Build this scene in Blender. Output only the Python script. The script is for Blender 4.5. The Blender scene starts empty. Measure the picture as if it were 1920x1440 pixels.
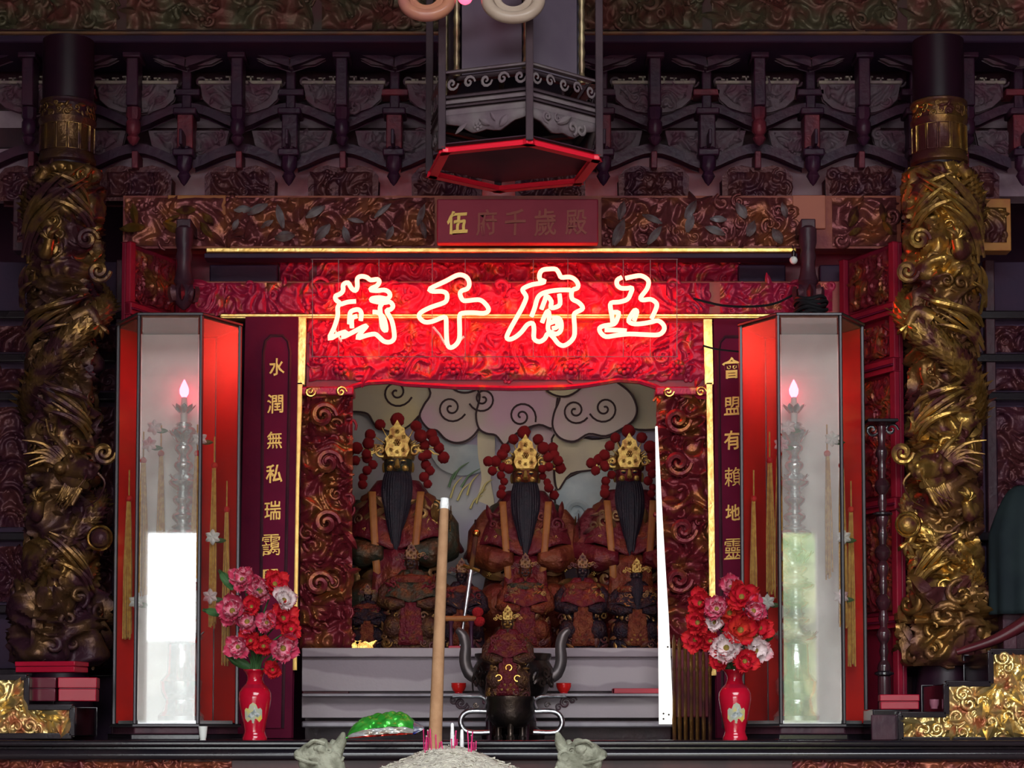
import bpy, math, random
import numpy as np
from mathutils import Vector, Matrix
pi = math.pi
SC = bpy.context.scene
COL = SC.collection
rnd = random.Random(7)

# ------------------------------------------------------------------ camera
F = 3850.0                 # focal length in pixels of the 1920x1440 frame
PITCH = math.radians(3.5)
CAMZ = 1.5
PPY = 1134.5               # row of the principal point (lens shift)
cam = bpy.data.cameras.new('camera')
cam.sensor_width = 36.0
cam.lens = 36.0 * F / 1920.0
cam.shift_y = (PPY - 720.0) / 1920.0
cam.clip_start = 0.05
camo = bpy.data.objects.new('camera', cam)
COL.objects.link(camo)
camo.location = (0, 0, CAMZ)
camo.rotation_euler = (pi / 2 + PITCH, 0, 0)
SC.camera = camo
_c, _s = math.cos(PITCH), math.sin(PITCH)

def W(px, py, Y):
    """point of the scene at depth Y that the photograph shows at (px, py)"""
    v = PPY - py
    t = Y / (_c * F - _s * v)
    return ((px - 960.0) * t, CAMZ + t * (_s * F + _c * v))
def WX(px, Y, py=900): return W(px, py, Y)[0]
def WZ(py, Y): return W(960, py, Y)[1]
def PX(Y): return Y / F      # size of one pixel at depth Y

# ------------------------------------------------------------------ sky, daylight, exposure
world = bpy.data.worlds.new('overcast_sky')
SC.world = world
world.use_nodes = True
bg = world.node_tree.nodes['Background']
bg.inputs[0].default_value = (0.93, 0.97, 1.0, 1)
bg.inputs[1].default_value = 14.0
DOOR = dict(x0=-3.60, x1=3.0, z0=0.0, z1=3.45, y=-5.0)
pl = bpy.data.lights.new('entrance_daylight', 'AREA')
pl.shape = 'RECTANGLE'
pl.size = DOOR['x1'] - DOOR['x0']; pl.size_y = DOOR['z1'] - DOOR['z0']
pl.cycles.is_portal = True
plo = bpy.data.objects.new('entrance_daylight', pl)
COL.objects.link(plo)
plo.location = ((DOOR['x0'] + DOOR['x1']) / 2, DOOR['y'] - 0.16, (DOOR['z0'] + DOOR['z1']) / 2)
plo.rotation_euler = (pi / 2, 0, 0)
ADDED_WELL = dict(x0=-1.6, x1=3.2, y0=-2.4, y1=2.4, z=5.0)      # unseen light well in the roof, added to light the altar from above
wl = bpy.data.lights.new('added_well_daylight', 'AREA')
wl.shape = 'RECTANGLE'; wl.size = ADDED_WELL['x1'] - ADDED_WELL['x0']; wl.size_y = ADDED_WELL['y1'] - ADDED_WELL['y0']
wl.cycles.is_portal = True
wlo = bpy.data.objects.new('added_well_daylight', wl); COL.objects.link(wlo)
wlo.location = ((ADDED_WELL['x0'] + ADDED_WELL['x1']) / 2, (ADDED_WELL['y0'] + ADDED_WELL['y1']) / 2, ADDED_WELL['z'] + .12)
SC.view_settings.view_transform = 'Standard'
SC.view_settings.look = 'None'
SC.view_settings.exposure = 0.0
SC.view_settings.gamma = 1.0
SC.view_settings.use_curve_mapping = False
SC.cycles.use_denoising = True
SC.cycles.max_bounces = 8
SC.cycles.diffuse_bounces = 3
SC.cycles.glossy_bounces = 4
SC.cycles.transparent_max_bounces = 12
SC.cycles.sample_clamp_indirect = 6.0

# ------------------------------------------------------------------ materials
MATS = {}
def mat(name, c1, c2=None, scale=6.0, rough=0.5, metal=0.0, bump=0.0, bscale=40.0, emit=None, estr=0.0,
        coat=0.0, spec=0.22, wave=None, lo=0.4, hi=0.6, metal2=None, rough2=None, sheen=0.0, detail=4.0, alpha=None):
    if name in MATS: return MATS[name]
    m = bpy.data.materials.new(name); MATS[name] = m
    m.use_nodes = True
    nt = m.node_tree; N = nt.nodes; L = nt.links
    b = N['Principled BSDF']
    b.inputs['Base Color'].default_value = (*c1, 1)
    b.inputs['Roughness'].default_value = rough
    b.inputs['Metallic'].default_value = metal
    b.inputs['Specular IOR Level'].default_value = spec
    if coat: b.inputs['Coat Weight'].default_value = coat; b.inputs['Coat Roughness'].default_value = 0.12
    if sheen: b.inputs['Sheen Weight'].default_value = sheen
    tc = N.new('ShaderNodeTexCoord')
    if c2 is not None:
        if wave:
            t = N.new('ShaderNodeTexWave'); t.bands_direction = wave
            t.inputs['Scale'].default_value = scale; t.inputs['Distortion'].default_value = 4.0
            t.inputs['Detail'].default_value = 3.0
        else:
            t = N.new('ShaderNodeTexNoise')
            t.inputs['Scale'].default_value = scale; t.inputs['Detail'].default_value = detail
        L.new(tc.outputs['Object'], t.inputs['Vector'])
        r = N.new('ShaderNodeMapRange')
        r.inputs['From Min'].default_value = lo; r.inputs['From Max'].default_value = hi
        L.new(t.outputs['Fac'], r.inputs['Value'])
        x = N.new('ShaderNodeMix'); x.data_type = 'RGBA'
        x.inputs['A'].default_value = (*c1, 1); x.inputs['B'].default_value = (*c2, 1)
        L.new(r.outputs['Result'], x.inputs['Factor'])
        L.new(x.outputs['Result'], b.inputs['Base Color'])
        for key, a, z in (('Metallic', metal, metal2), ('Roughness', rough, rough2)):
            if z is not None:
                q = N.new('ShaderNodeMapRange')
                q.inputs['To Min'].default_value = a; q.inputs['To Max'].default_value = z
                L.new(r.outputs['Result'], q.inputs['Value']); L.new(q.outputs['Result'], b.inputs[key])
    if bump:
        t = N.new('ShaderNodeTexNoise'); t.inputs['Scale'].default_value = bscale; t.inputs['Detail'].default_value = 4
        L.new(tc.outputs['Object'], t.inputs['Vector'])
        u = N.new('ShaderNodeBump'); u.inputs['Strength'].default_value = bump; u.inputs['Distance'].default_value = 0.01
        L.new(t.outputs['Fac'], u.inputs['Height']); L.new(u.outputs['Normal'], b.inputs['Normal'])
    if emit is not None:
        b.inputs['Emission Color'].default_value = (*emit, 1); b.inputs['Emission Strength'].default_value = estr
    return m

def glass_mat(name='thin_glass', tint=(0.96, 0.97, 0.96), refl=0.07, rough=0.02):
    if name in MATS: return MATS[name]
    m = bpy.data.materials.new(name); MATS[name] = m; m.use_nodes = True
    nt = m.node_tree; N = nt.nodes; L = nt.links
    for n in list(N):
        if n.type != 'OUTPUT_MATERIAL': N.remove(n)
    out = [n for n in N if n.type == 'OUTPUT_MATERIAL'][0]
    t = N.new('ShaderNodeBsdfTransparent'); t.inputs[0].default_value = (*tint, 1)
    g = N.new('ShaderNodeBsdfGlossy'); g.inputs['Roughness'].default_value = rough
    lw = N.new('ShaderNodeFresnel'); lw.inputs[0].default_value = 1.5
    mu = N.new('ShaderNodeMath'); mu.operation = 'MULTIPLY'; mu.inputs[1].default_value = refl / 0.04
    mx = N.new('ShaderNodeMixShader')
    L.new(lw.outputs[0], mu.inputs[0]); L.new(mu.outputs[0], mx.inputs[0])
    L.new(t.outputs[0], mx.inputs[1]); L.new(g.outputs[0], mx.inputs[2]); L.new(mx.outputs[0], out.inputs[0])
    return m

def dusty_glass(name, dust=.45, refl=.1):
    """a pane with a film of incense dust: part clear, part matt grey, and its mirror gloss"""
    m = glass_mat(name, (.94, .95, .94), refl)
    nt = m.node_tree; N = nt.nodes; L = nt.links
    mx = [n for n in N if n.type == 'MIX_SHADER'][0]; tr = [n for n in N if n.type == 'BSDF_TRANSPARENT'][0]
    d = N.new('ShaderNodeBsdfDiffuse'); d.inputs[0].default_value = (.80, .77, .73, 1)
    k = N.new('ShaderNodeMixShader')
    tx = N.new('ShaderNodeTexNoise'); tx.inputs['Scale'].default_value = 7; tx.inputs['Detail'].default_value = 3
    tc = N.new('ShaderNodeTexCoord'); L.new(tc.outputs['Object'], tx.inputs['Vector'])
    r = N.new('ShaderNodeMapRange'); r.inputs['From Min'].default_value = .3; r.inputs['From Max'].default_value = .7
    r.inputs['To Min'].default_value = dust * .8; r.inputs['To Max'].default_value = dust * 1.2
    L.new(tx.outputs['Fac'], r.inputs['Value']); L.new(r.outputs['Result'], k.inputs[0])
    L.new(tr.outputs[0], k.inputs[1]); L.new(d.outputs[0], k.inputs[2]); L.new(k.outputs[0], mx.inputs[1])
    return m

# ------------------------------------------------------------------ mesh helpers
class MB:
    def __init__(s): s.v = []; s.f = []
    def add(s, V, Fc):
        o = len(s.v); s.v.extend(tuple(map(float, p)) for p in V)
        s.f.extend([tuple(i + o for i in q) for q in Fc]); return s
    def box(s, x0, x1, y0, y1, z0, z1):
        V = [(x, y, z) for z in (z0, z1) for y in (y0, y1) for x in (x0, x1)]
        return s.add(V, [(0, 2, 3, 1), (4, 5, 7, 6), (0, 1, 5, 4), (2, 6, 7, 3), (0, 4, 6, 2), (1, 3, 7, 5)])
    def prism(s, poly, y0, y1):
        """poly: list of (x, z); extruded along y"""
        n = len(poly)
        V = [(x, y0, z) for x, z in poly] + [(x, y1, z) for x, z in poly]
        Fc = [tuple(range(n)), tuple(range(2 * n - 1, n - 1, -1))]
        Fc += [(i, (i + 1) % n + 0, (i + 1) % n + n, i + n) for i in range(n)]
        return s.add(V, Fc)
    def zprism(s, poly, z0, z1):
        n = len(poly)
        V = [(x, y, z0) for x, y in poly] + [(x, y, z1) for x, y in poly]
        Fc = [tuple(range(n)), tuple(range(2 * n - 1, n - 1, -1))]
        Fc += [(i, (i + 1) % n, (i + 1) % n + n, i + n) for i in range(n)]
        return s.add(V, Fc)
    def tube(s, pts, rad, n=8, closed=False, caps=True, flat=1.0):
        P = [Vector(p) for p in pts]; m = len(P)
        if not hasattr(rad, '__len__'): rad = [rad] * m
        V = []; up = None
        for i in range(m):
            a = P[i - 1] if (i or closed) else P[i]
            b = P[(i + 1) % m] if (i < m - 1 or closed) else P[i]
            t = (b - a)
            t = t.normalized() if t.length > 1e-9 else Vector((0, 0, 1))
            if up is None:
                up = Vector((0, 1, 0)) if abs(t.y) < 0.9 else Vector((1, 0, 0))
            u = (up - t * up.dot(t))
            u = u.normalized() if u.length > 1e-6 else t.orthogonal().normalized()
            w = t.cross(u); up = u
            for k in range(n):
                q = 2 * pi * k / n
                V.append(P[i] + (u * math.cos(q) * flat + w * math.sin(q)) * rad[i])
        Fc = []
        for i in range(m if closed else m - 1):
            j = (i + 1) % m
            for k in range(n):
                l = (k + 1) % n
                Fc.append((i * n + k, i * n + l, j * n + l, j * n + k))
        if caps and not closed:
            Fc.append(tuple(range(n))); Fc.append(tuple(range(m * n - 1, (m - 1) * n - 1, -1)))
        return s.add(V, Fc)
    def lathe(s, prof, n=24, c=(0, 0, 0), a0=0.0, a1=2 * pi, sx=1.0, sy=1.0):
        full = abs(a1 - a0 - 2 * pi) < 1e-6
        k = n if full else n + 1; V = []
        for r, z in prof:
            for i in range(k):
                a = a0 + (a1 - a0) * i / n
                V.append((c[0] + r * math.cos(a) * sx, c[1] + r * math.sin(a) * sy, c[2] + z))
        Fc = []
        for j in range(len(prof) - 1):
            for i in range(n):
                l = (i + 1) % k
                Fc.append((j * k + i, j * k + l, (j + 1) * k + l, (j + 1) * k + i))
        if full:
            if prof[0][0] > 1e-6: Fc.append(tuple(range(k)))
            if prof[-1][0] > 1e-6: Fc.append(tuple(range(len(prof) * k - 1, (len(prof) - 1) * k - 1, -1)))
        return s.add(V, Fc)
    def loft(s, rings, n=20):
        """rings: (cx, cy, z, rx, ry)"""
        V = []
        for cx, cy, z, rx, ry in rings:
            for i in range(n):
                a = 2 * pi * i / n
                V.append((cx + rx * math.cos(a), cy + ry * math.sin(a), z))
        Fc = []
        for j in range(len(rings) - 1):
            for i in range(n):
                l = (i + 1) % n
                Fc.append((j * n + i, j * n + l, (j + 1) * n + l, (j + 1) * n + i))
        Fc.append(tuple(range(n))); Fc.append(tuple(range(len(rings) * n - 1, (len(rings) - 1) * n - 1, -1)))
        return s.add(V, Fc)
    def ball(s, c, r, n=12, m=8, sc=(1, 1, 1), jit=0.0, rg=None):
        V = []; Fc = []
        for j in range(1, m):
            th = pi * j / m
            for i in range(n):
                a = 2 * pi * i / n
                q = r * (1 + (rg.uniform(-jit, jit) if jit else 0))
                V.append((c[0] + q * math.sin(th) * math.cos(a) * sc[0], c[1] + q * math.sin(th) * math.sin(a) * sc[1], c[2] + q * math.cos(th) * sc[2]))
        T = len(V); V += [(c[0], c[1], c[2] + r * sc[2]), (c[0], c[1], c[2] - r * sc[2])]
        for j in range(m - 2):
            for i in range(n):
                l = (i + 1) % n
                Fc.append((j * n + i, (j + 1) * n + i, (j + 1) * n + l, j * n + l))
        for i in range(n):
            l = (i + 1) % n
            Fc.append((T, i, l)); Fc.append((T + 1, (m - 2) * n + l, (m - 2) * n + i))
        return s.add(V, Fc)
    def grid(s, fn, nu, nv):
        V = [fn(i / nu, j / nv) for j in range(nv + 1) for i in range(nu + 1)]
        Fc = [(j * (nu + 1) + i, j * (nu + 1) + i + 1, (j + 1) * (nu + 1) + i + 1, (j + 1) * (nu + 1) + i) for j in range(nv) for i in range(nu)]
        return s.add(V, Fc)
    def join(s, o, M=None):
        V = o.v if M is None else [tuple(M @ Vector(p)) for p in o.v]
        return s.add(V, o.f)
    def mesh(s, name, m, smooth=True):
        me = bpy.data.meshes.new(name)
        me.from_pydata(s.v, [], s.f)
        me.validate(verbose=False)
        me.materials.append(m)
        if smooth: me.shade_smooth()
        me.update()
        return me
    def build(s, name, m, parent=None, smooth=True, bevel=0.0, angle=40, solid=0.0, subsurf=0, remesh=0.0):
        if 'carv' in name or 'infill' in name or 'rockwork' in name: angle = 75
        me = s.mesh(name, m, smooth)
        if smooth and not remesh:
            try: me.set_sharp_from_angle(angle=math.radians(angle))
            except Exception: pass
        o = bpy.data.objects.new(name, me); COL.objects.link(o)
        if parent is not None: setpar(o, parent)
        if solid: q = o.modifiers.new('solid', 'SOLIDIFY'); q.thickness = solid; q.offset = 0
        if bevel: q = o.modifiers.new('bevel', 'BEVEL'); q.width = bevel; q.segments = 2; q.limit_method = 'ANGLE'
        if remesh:
            q = o.modifiers.new('remesh', 'REMESH'); q.mode = 'VOXEL'; q.voxel_size = remesh; q.use_smooth_shade = True
            q = o.modifiers.new('smooth', 'SMOOTH'); q.iterations = 3
        if subsurf: q = o.modifiers.new('sub', 'SUBSURF'); q.levels = q.render_levels = subsurf
        return o

LOCAL = set()
def setpar(o, parent):
    """parts of a 'local' thing are modelled in its own space, all others in scene coordinates"""
    o.parent = parent
    p = parent; M = Matrix.Identity(4)
    while p is not None:
        if p.name in LOCAL: return o
        M = Matrix.LocRotScale(p.location, p.rotation_euler, p.scale) @ M if p.type == 'EMPTY' else M
        p = p.parent
    if parent.type == 'EMPTY': o.matrix_parent_inverse = M.inverted()
    return o

def tag(o, label, cat, group=None):
    o['label'] = label; o['category'] = cat
    if group: o['group'] = group
    return o
def thing(name, label, cat, loc=(0, 0, 0), rot=(0, 0, 0), group=None, scale=1.0, local=False):
    """an Empty at the base of a thing"""
    o = bpy.data.objects.new(name, None); COL.objects.link(o)
    o.empty_display_size = 0.05
    o.location = loc; o.rotation_euler = rot
    if scale != 1.0: o.scale = (scale,) * 3
    if local: LOCAL.add(o.name)
    return tag(o, label, cat, group)
def struct(o): o['kind'] = 'structure'; return o
def inst(name, me, parent=None, loc=(0, 0, 0), rot=(0, 0, 0), scale=1.0):
    o = bpy.data.objects.new(name, me); COL.objects.link(o)
    if parent is not None: o.parent = parent
    o.location = loc; o.rotation_euler = rot
    o.scale = scale if hasattr(scale, '__len__') else (scale,) * 3
    return o
ORD = ['first', 'second', 'third', 'fourth', 'fifth', 'sixth', 'seventh', 'eighth', 'ninth', 'tenth', 'eleventh', 'twelfth', 'thirteenth', 'fourteenth', 'fifteenth', 'sixteenth', 'seventeenth', 'eighteenth', 'nineteenth', 'twentieth', 'twenty first', 'twenty second', 'twenty third', 'twenty fourth', 'twenty fifth', 'twenty sixth']

def smooth_path(P, closed=False, per=4):
    """Catmull-Rom through the points"""
    n = len(P); out = []
    seg = n if closed else n - 1
    for i in range(seg):
        p0 = P[(i - 1) % n] if (closed or i > 0) else P[0]
        p1 = P[i]; p2 = P[(i + 1) % n]
        p3 = P[(i + 2) % n] if (closed or i < n - 2) else P[-1]
        for k in range(per):
            t = k / per
            out.append(tuple(0.5 * ((2 * b) + (c - a) * t + (2 * a - 5 * b + 4 * c - d) * t * t + (3 * b - a - 3 * c + d) * t ** 3)
                             for a, b, c, d in zip(p0, p1, p2, p3)))
    if not closed: out.append(tuple(P[-1]))
    return out

# ---- carved relief: scrolls, leaves and bosses scattered over a (u, v) field, d = height out of the surface
def scroll(R, turns=1.5, w=0.22, hand=1, n=20):
    pts = []; rad = []
    for i in range(n):
        t = i / (n - 1)
        r = R * (1 - 0.86 * t ** 0.8); a = hand * 2 * pi * turns * t
        pts.append((r * math.cos(a), r * math.sin(a), R * (0.25 + 0.35 * t)))
        rad.append(R * w * (0.45 + 0.55 * math.sin(pi * min(1, 0.12 + t * 0.9))))
    m = MB(); m.tube(pts, rad, 6); return m
def leaf(Ln, Wd, curl=0.35):
    m = MB()
    def fn(u, v):
        w = math.sin(pi * min(0.999, v * 0.92 + 0.05)) ** 0.8 * Wd
        x = (u - 0.5) * w
        return (x, v * Ln - Ln * 0.4, Wd * 0.55 * (1 - abs(2 * u - 1)) + Ln * curl * math.sin(v * 2.6) * 0.6)
    m.grid(fn, 4, 6); return m
def boss(R, k=6):
    m = MB()
    m.ball((0, 0, R * 0.35), R * 0.36, 8, 6)
    for i in range(k):
        a = 2 * pi * i / k
        m.ball((R * .62 * math.cos(a), R * .62 * math.sin(a), R * 0.2), R * 0.36, 8, 5, (1, 1, .7))
    return m
def scatter(mb, u0, u1, v0, v1, size, seed, fmap, dens=1.0, mix=(0.45, 0.45, 0.10), inside=None, dmul=1.0):
    rg = random.Random(seed)
    st = size * 1.0 / math.sqrt(dens)
    nu = max(1, int(round((u1 - u0) / st))); nv = max(1, int(round((v1 - v0) / st)))
    for j in range(nv):
        for i in range(nu):
            u = u0 + (u1 - u0) * (i + 0.5 + rg.uniform(-.4, .4)) / nu
            v = v0 + (v1 - v0) * (j + 0.5 + rg.uniform(-.4, .4)) / nv
            if inside and not inside(u, v): continue
            q = rg.random(); sz = size * rg.uniform(0.65, 1.15); a = rg.uniform(0, 2 * pi)
            if q < mix[0]: p = scroll(sz * 0.62, rg.uniform(1.0, 1.7), rg.uniform(.2, .3), rg.choice((-1, 1)), 16)
            elif q < mix[0] + mix[1]: p = leaf(sz * rg.uniform(1.1, 1.7), sz * rg.uniform(.4, .7), rg.uniform(.15, .4))
            else: p = boss(sz * 0.5, rg.choice((5, 6, 7)))
            ca, sa = math.cos(a), math.sin(a)
            mb.add([fmap(u + x * ca - y * sa, v + x * sa + y * ca, d * dmul) for x, y, d in p.v], p.f)
    return mb
def relief_fn(seed):
    rg = np.random.RandomState(seed)
    A = rg.uniform(0, 2 * pi, 12); K = rg.uniform(.6, 1.7, 12); D = rg.uniform(0, 2 * pi, 12)
    def h(u, v, s):
        x = u / s; y = v / s; val = 0
        wx = math.sin(y * 1.3 + D[0]) + .6 * math.sin(x * 1.9 + D[1]); wy = math.sin(x * 1.5 + D[2]) + .6 * math.sin(y * 2.1 + D[3])
        for k in range(4, 8):
            val += math.sin(K[k] * 2 * ((x + .7 * wx) * math.cos(A[k]) + (y + .7 * wy) * math.sin(A[k])) + D[k])
        return 1 - min(1, abs(val) / 2.2)
    return h
def relief(mb, u0, u1, v0, v1, fmap, amp, sc, seed, cell=None, inside=None):
    """an undulating carved ground: ridged swirls raised out of the surface"""
    h = relief_fn(seed); cell = cell or sc / 6.5
    nu = max(4, int((u1 - u0) / cell)); nv = max(4, int((v1 - v0) / cell))
    H = lambda i, j: (u0 + (u1 - u0) * i / nu, v0 + (v1 - v0) * j / nv)
    V = []; ok = []
    for j in range(nv + 1):
        for i in range(nu + 1):
            u, v = H(i, j); e = min(1, 4 * min(i, nu - i) / nu * 3, 4 * min(j, nv - j) / nv * 3) if inside is None else 1
            V.append(fmap(u, v, .004 + amp * h(u, v, sc) * (.35 + .65 * e))); ok.append(inside is None or inside(u, v))
    Fc = []
    for j in range(nv):
        for i in range(nu):
            q = (j * (nu + 1) + i, j * (nu + 1) + i + 1, (j + 1) * (nu + 1) + i + 1, (j + 1) * (nu + 1) + i)
            if all(ok[k] for k in q): Fc.append(q)
    return mb.add(V, Fc)
def flatmap(y):
    return lambda u, v, d: (u, y - d, v)

# ---- glyphs: each character becomes a mesh through Blender's own built-in typeface
def glyph_meshes(chars, m, extr=0.06, bold=0.012, seed=1):
    out = {}
    tmp = []
    for ch in chars:
        if ch in out or any(c == ch for c, _ in tmp): continue
        cu = bpy.data.curves.new('glyph', 'FONT'); cu.body = ch
        cu.align_x = 'CENTER'; cu.align_y = 'CENTER'; cu.size = 1.0
        cu.extrude = extr; cu.offset = bold; cu.resolution_u = 5
        o = bpy.data.objects.new('glyph', cu); COL.objects.link(o); tmp.append((ch, o))
    dg = bpy.context.evaluated_depsgraph_get(); dg.update()
    for ch, o in tmp:
        me = bpy.data.meshes.new_from_object(o.evaluated_get(dg))
        n = len(me.vertices)
        if n:
            co = np.empty(n * 3); me.vertices.foreach_get('co', co); co = co.reshape(-1, 3)
            c = (co[:, :2].max(0) + co[:, :2].min(0)) / 2; co[:, :2] -= c
            s = max((co[:, 0].max() - co[:, 0].min()), (co[:, 1].max() - co[:, 1].min())); co[:, :2] /= s
            # a brush wavers: gentle uneven swelling of the strokes, rising to the right
            co[:, 1] += 0.05 * co[:, 0]
            co[:, 0] += 0.014 * np.sin(co[:, 1] * 17 + seed) ; co[:, 1] += 0.014 * np.sin(co[:, 0] * 19 + 2 * seed)
            co = np.stack([co[:, 0], -co[:, 2], co[:, 1]], 1)     # stand it up facing the viewer
            me.vertices.foreach_set('co', co.ravel())
        me.materials.clear(); me.materials.append(m); me.update(); me.name = 'character'
        out[ch] = me
    for ch, o in tmp:
        cu = o.data; bpy.data.objects.remove(o); bpy.data.curves.remove(cu)
    return out

# ------------------------------------------------------------------ the palette
def palette():
    mat('black_lacquer', (.010, .008, .012), (.016, .011, .014), 4, .16, 0, .04, 60, coat=.5)
    mat('dark_wood', (.040, .014, .024), (.065, .022, .032), 9, .38, 0, .15, 50)
    mat('plum_wood', (.10, .006, .028), (.13, .008, .032), 5, .7, 0, .06, 60, spec=.08)
    mat('plum_field', (.135, .007, .034), (.165, .009, .040), 5, .7, 0, .05, 60, spec=.08)
    mat('red_lacquer', (.36, .006, .026), (.30, .005, .022), 6, .32, 0, .03, 30)
    mat('bright_red', (.62, .010, .022), None, 6, .35)
    mat('gold', (.66, .42, .11), (.36, .17, .04), 30, .27, 1.0, .15, 90)
    mat('gold_paint', (.70, .45, .13), (.6, .36, .09), 40, .42, .55, .1, 120)
    mat('gilt_dragon', (.50, .30, .075), (.085, .022, .020), 11, .29, .9, .35, 60, lo=.40, hi=.60, metal2=.3, rough2=.42)
    mat('gilt_shaded', (.23, .125, .04), (.045, .013, .018), 11, .31, .85, .35, 60, lo=.38, hi=.58, metal2=.3, rough2=.42)
    mat('gilt_shaded_dark', (.11, .055, .024), (.034, .010, .018), 9, .34, .7, .35, 60, lo=.38, hi=.58, metal2=.2, rough2=.45)
    mat('gilt_crown', (.44, .28, .08), (.20, .085, .025), 40, .36, .85, .3, 120)
    mat('gilt_dark', (.24, .125, .036), (.065, .016, .018), 7, .3, .8, .3, 60, lo=.38, hi=.62, metal2=.2, rough2=.42)
    mat('gilt_panel', (.74, .55, .22), (.34, .10, .04), 16, .3, .9, .25, 80, lo=.48, hi=.66, metal2=.3)
    mat('gilt_ground', (.26, .10, .06), (.20, .05, .035), 14, .45, .3, .3, 80)
    mat('red_carving', (.33, .014, .052), (.42, .16, .06), 16, .34, .15, .3, 80, lo=.55, hi=.72, metal2=.8)
    mat('pillar_carving', (.14, .014, .022), (.30, .12, .035), 12, .32, .3, .3, 80, lo=.48, hi=.70, metal2=.85)
    mat('red_paint', (.26, .010, .028), (.19, .008, .024), 5, .4, 0, .1, 40)
    mat('deep_red', (.16, .008, .024), (.12, .007, .020), 5, .35, 0, .1, 40)
    mat('frieze_ground', (.26, .062, .034), (.16, .024, .030), 5, .45, .1, .15, 50)
    mat('frieze_leaf', (.15, .036, .040), (.25, .075, .035), 10, .3, .4, .3, 70, lo=.45, hi=.65)
    mat('frieze_silver', (.44, .42, .45), (.26, .17, .18), 14, .26, .5, .25, 70)
    mat('top_carving', (.105, .090, .055), (.15, .045, .038), 7, .42, .3, .3, 60)
    mat('bracket_wood', (.034, .010, .030), (.055, .014, .034), 10, .36, 0, .2, 50)
    mat('bracket_green', (.115, .076, .096), (.10, .036, .060), 12, .5, .05, .25, 60)
    mat('bracket_red', (.17, .022, .036), (.10, .018, .034), 12, .4, .1, .25, 60)
    mat('bracket_carving', (.055, .014, .026), (.085, .022, .024), 12, .36, .25, .3, 70)
    mat('fret_pale', (.30, .24, .20), (.20, .13, .14), 20, .5)
    mat('old_plaster', (.46, .34, .40), (.30, .20, .26), 6, .8, 0, .1, 40)
    mat('beam_dark', (.026, .010, .034), (.038, .012, .036), 6, .6, 0, .1, 40)
    mat('wall_dark', (.05, .016, .042), (.07, .02, .045), 3, .7)
    mat('wall_pale', (.20, .15, .14), (.16, .12, .12), 2, .8)
    mat('floor_tile', (.20, .15, .13), (.16, .12, .11), 3, .35)
    mat('ceiling_wood', (.05, .03, .025), (.07, .035, .03), 3, .6)
    mat('silver', (.86, .88, .87), (.62, .65, .65), 24, .18, .75, .1, 80)
    mat('lamp_frame', (.06, .055, .06), None, 8, .32, .6)
    mat('lamp_back', (.82, .79, .76), (.68, .66, .62), 5, .5, .1, .06, 8)
    mat('lamp_red', (.78, .022, .014), (.62, .018, .014), 4, .75, 0, .03, 20, spec=.15)
    mat('tassel_yellow', (.60, .33, .06), (.45, .20, .03), 60, .7, sheen=.3)
    mat('stone', (.17, .17, .125), (.30, .30, .23), 26, .85, 0, .9, 55)
    mat('ash', (.62, .58, .48), (.48, .44, .37), 40, .95, 0, .9, 130)
    mat('joss', (.36, .20, .105), (.31, .165, .085), 30, .8, 0, .15, 200)
    mat('white_ash', (.85, .86, .84), (.7, .7, .7), 60, .9, 0, .4, 150)
    mat('pink_stick', (.62, .035, .16), (.5, .02, .12), 50, .6)
    mat('bronze', (.035, .028, .03), (.07, .05, .04), 9, .3, .85, .2, 60)
    mat('pewter', (.46, .46, .48), (.28, .27, .29), 10, .28, 1.0, .15, 70)
    mat('grey_board', (.32, .265, .285), (.23, .18, .205), 2.2, .5, .0, .12, 50, wave='Z')
    mat('grey_edge', (.20, .18, .20), (.14, .12, .14), 6, .35, .2, .05, 50)
    mat('cup_red', (.60, .014, .012), None, 6, .18, coat=.5)
    mat('white_plastic', (.78, .78, .74), None, 6, .4)
    mat('cable_black', (.012, .011, .013), None, 6, .5)
    mat('petal_pink', (.80, .34, .42), (.56, .045, .11), 45, .55, lo=.40, hi=.60)
    mat('petal_red', (.56, .008, .030), (.62, .025, .030), 18, .5)
    mat('petal_orange', (.64, .045, .025), (.56, .012, .028), 18, .5)
    mat('petal_white', (.80, .66, .66), (.66, .16, .22), 16, .55, lo=.5, hi=.7)
    mat('flower_eye', (.34, .22, .04), (.12, .10, .02), 80, .7)
    mat('leaf_green', (.035, .10, .03), (.06, .14, .05), 18, .45)
    mat('statue_skin', (.62, .38, .11), (.40, .20, .05), 14, .3, .75, .15, 60)
    mat('dark_skin', (.035, .025, .03), (.06, .04, .035), 12, .35)
    mat('beard_black', (.009, .007, .014), (.016, .009, .016), 30, .55, 0, .5, 90)
    mat('robe_red', (.095, .007, .014), (.15, .035, .014), 13, .4, .15, .9, 45, lo=.5, hi=.7, metal2=.6)
    mat('robe_orange', (.15, .036, .013), (.10, .015, .010), 12, .45, .15, .9, 45, metal2=.4)
    mat('robe_green', (.03, .032, .022), (.11, .04, .016), 12, .4, .2, .9, 45, lo=.45, hi=.65, metal2=.7)
    mat('robe_brown', (.055, .020, .014), (.12, .058, .02), 14, .4, .3, .9, 45, lo=.48, hi=.68, metal2=.7)
    mat('robe_dark', (.014, .007, .014), (.045, .016, .012), 13, .4, .2, .9, 45, lo=.48, hi=.7, metal2=.6)
    mat('sash_orange', (.30, .11, .03), (.24, .075, .02), 20, .5)
    mat('pom_red', (.34, .010, .014), (.24, .007, .010), 60, .85, 0, .8, 160)
    mat('mauve_cloud', (.50, .30, .38), (.44, .35, .31), 3.2, .6, 0, .1, 30)
    mat('olive_cloud', (.54, .44, .25), (.44, .38, .28), 3.2, .6, 0, .1, 30)
    mat('cloud_line', (.045, .025, .028), None, 5, .6)
    mat('mural_ground', (.38, .36, .36), (.29, .23, .31), 2.5, .65)
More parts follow.
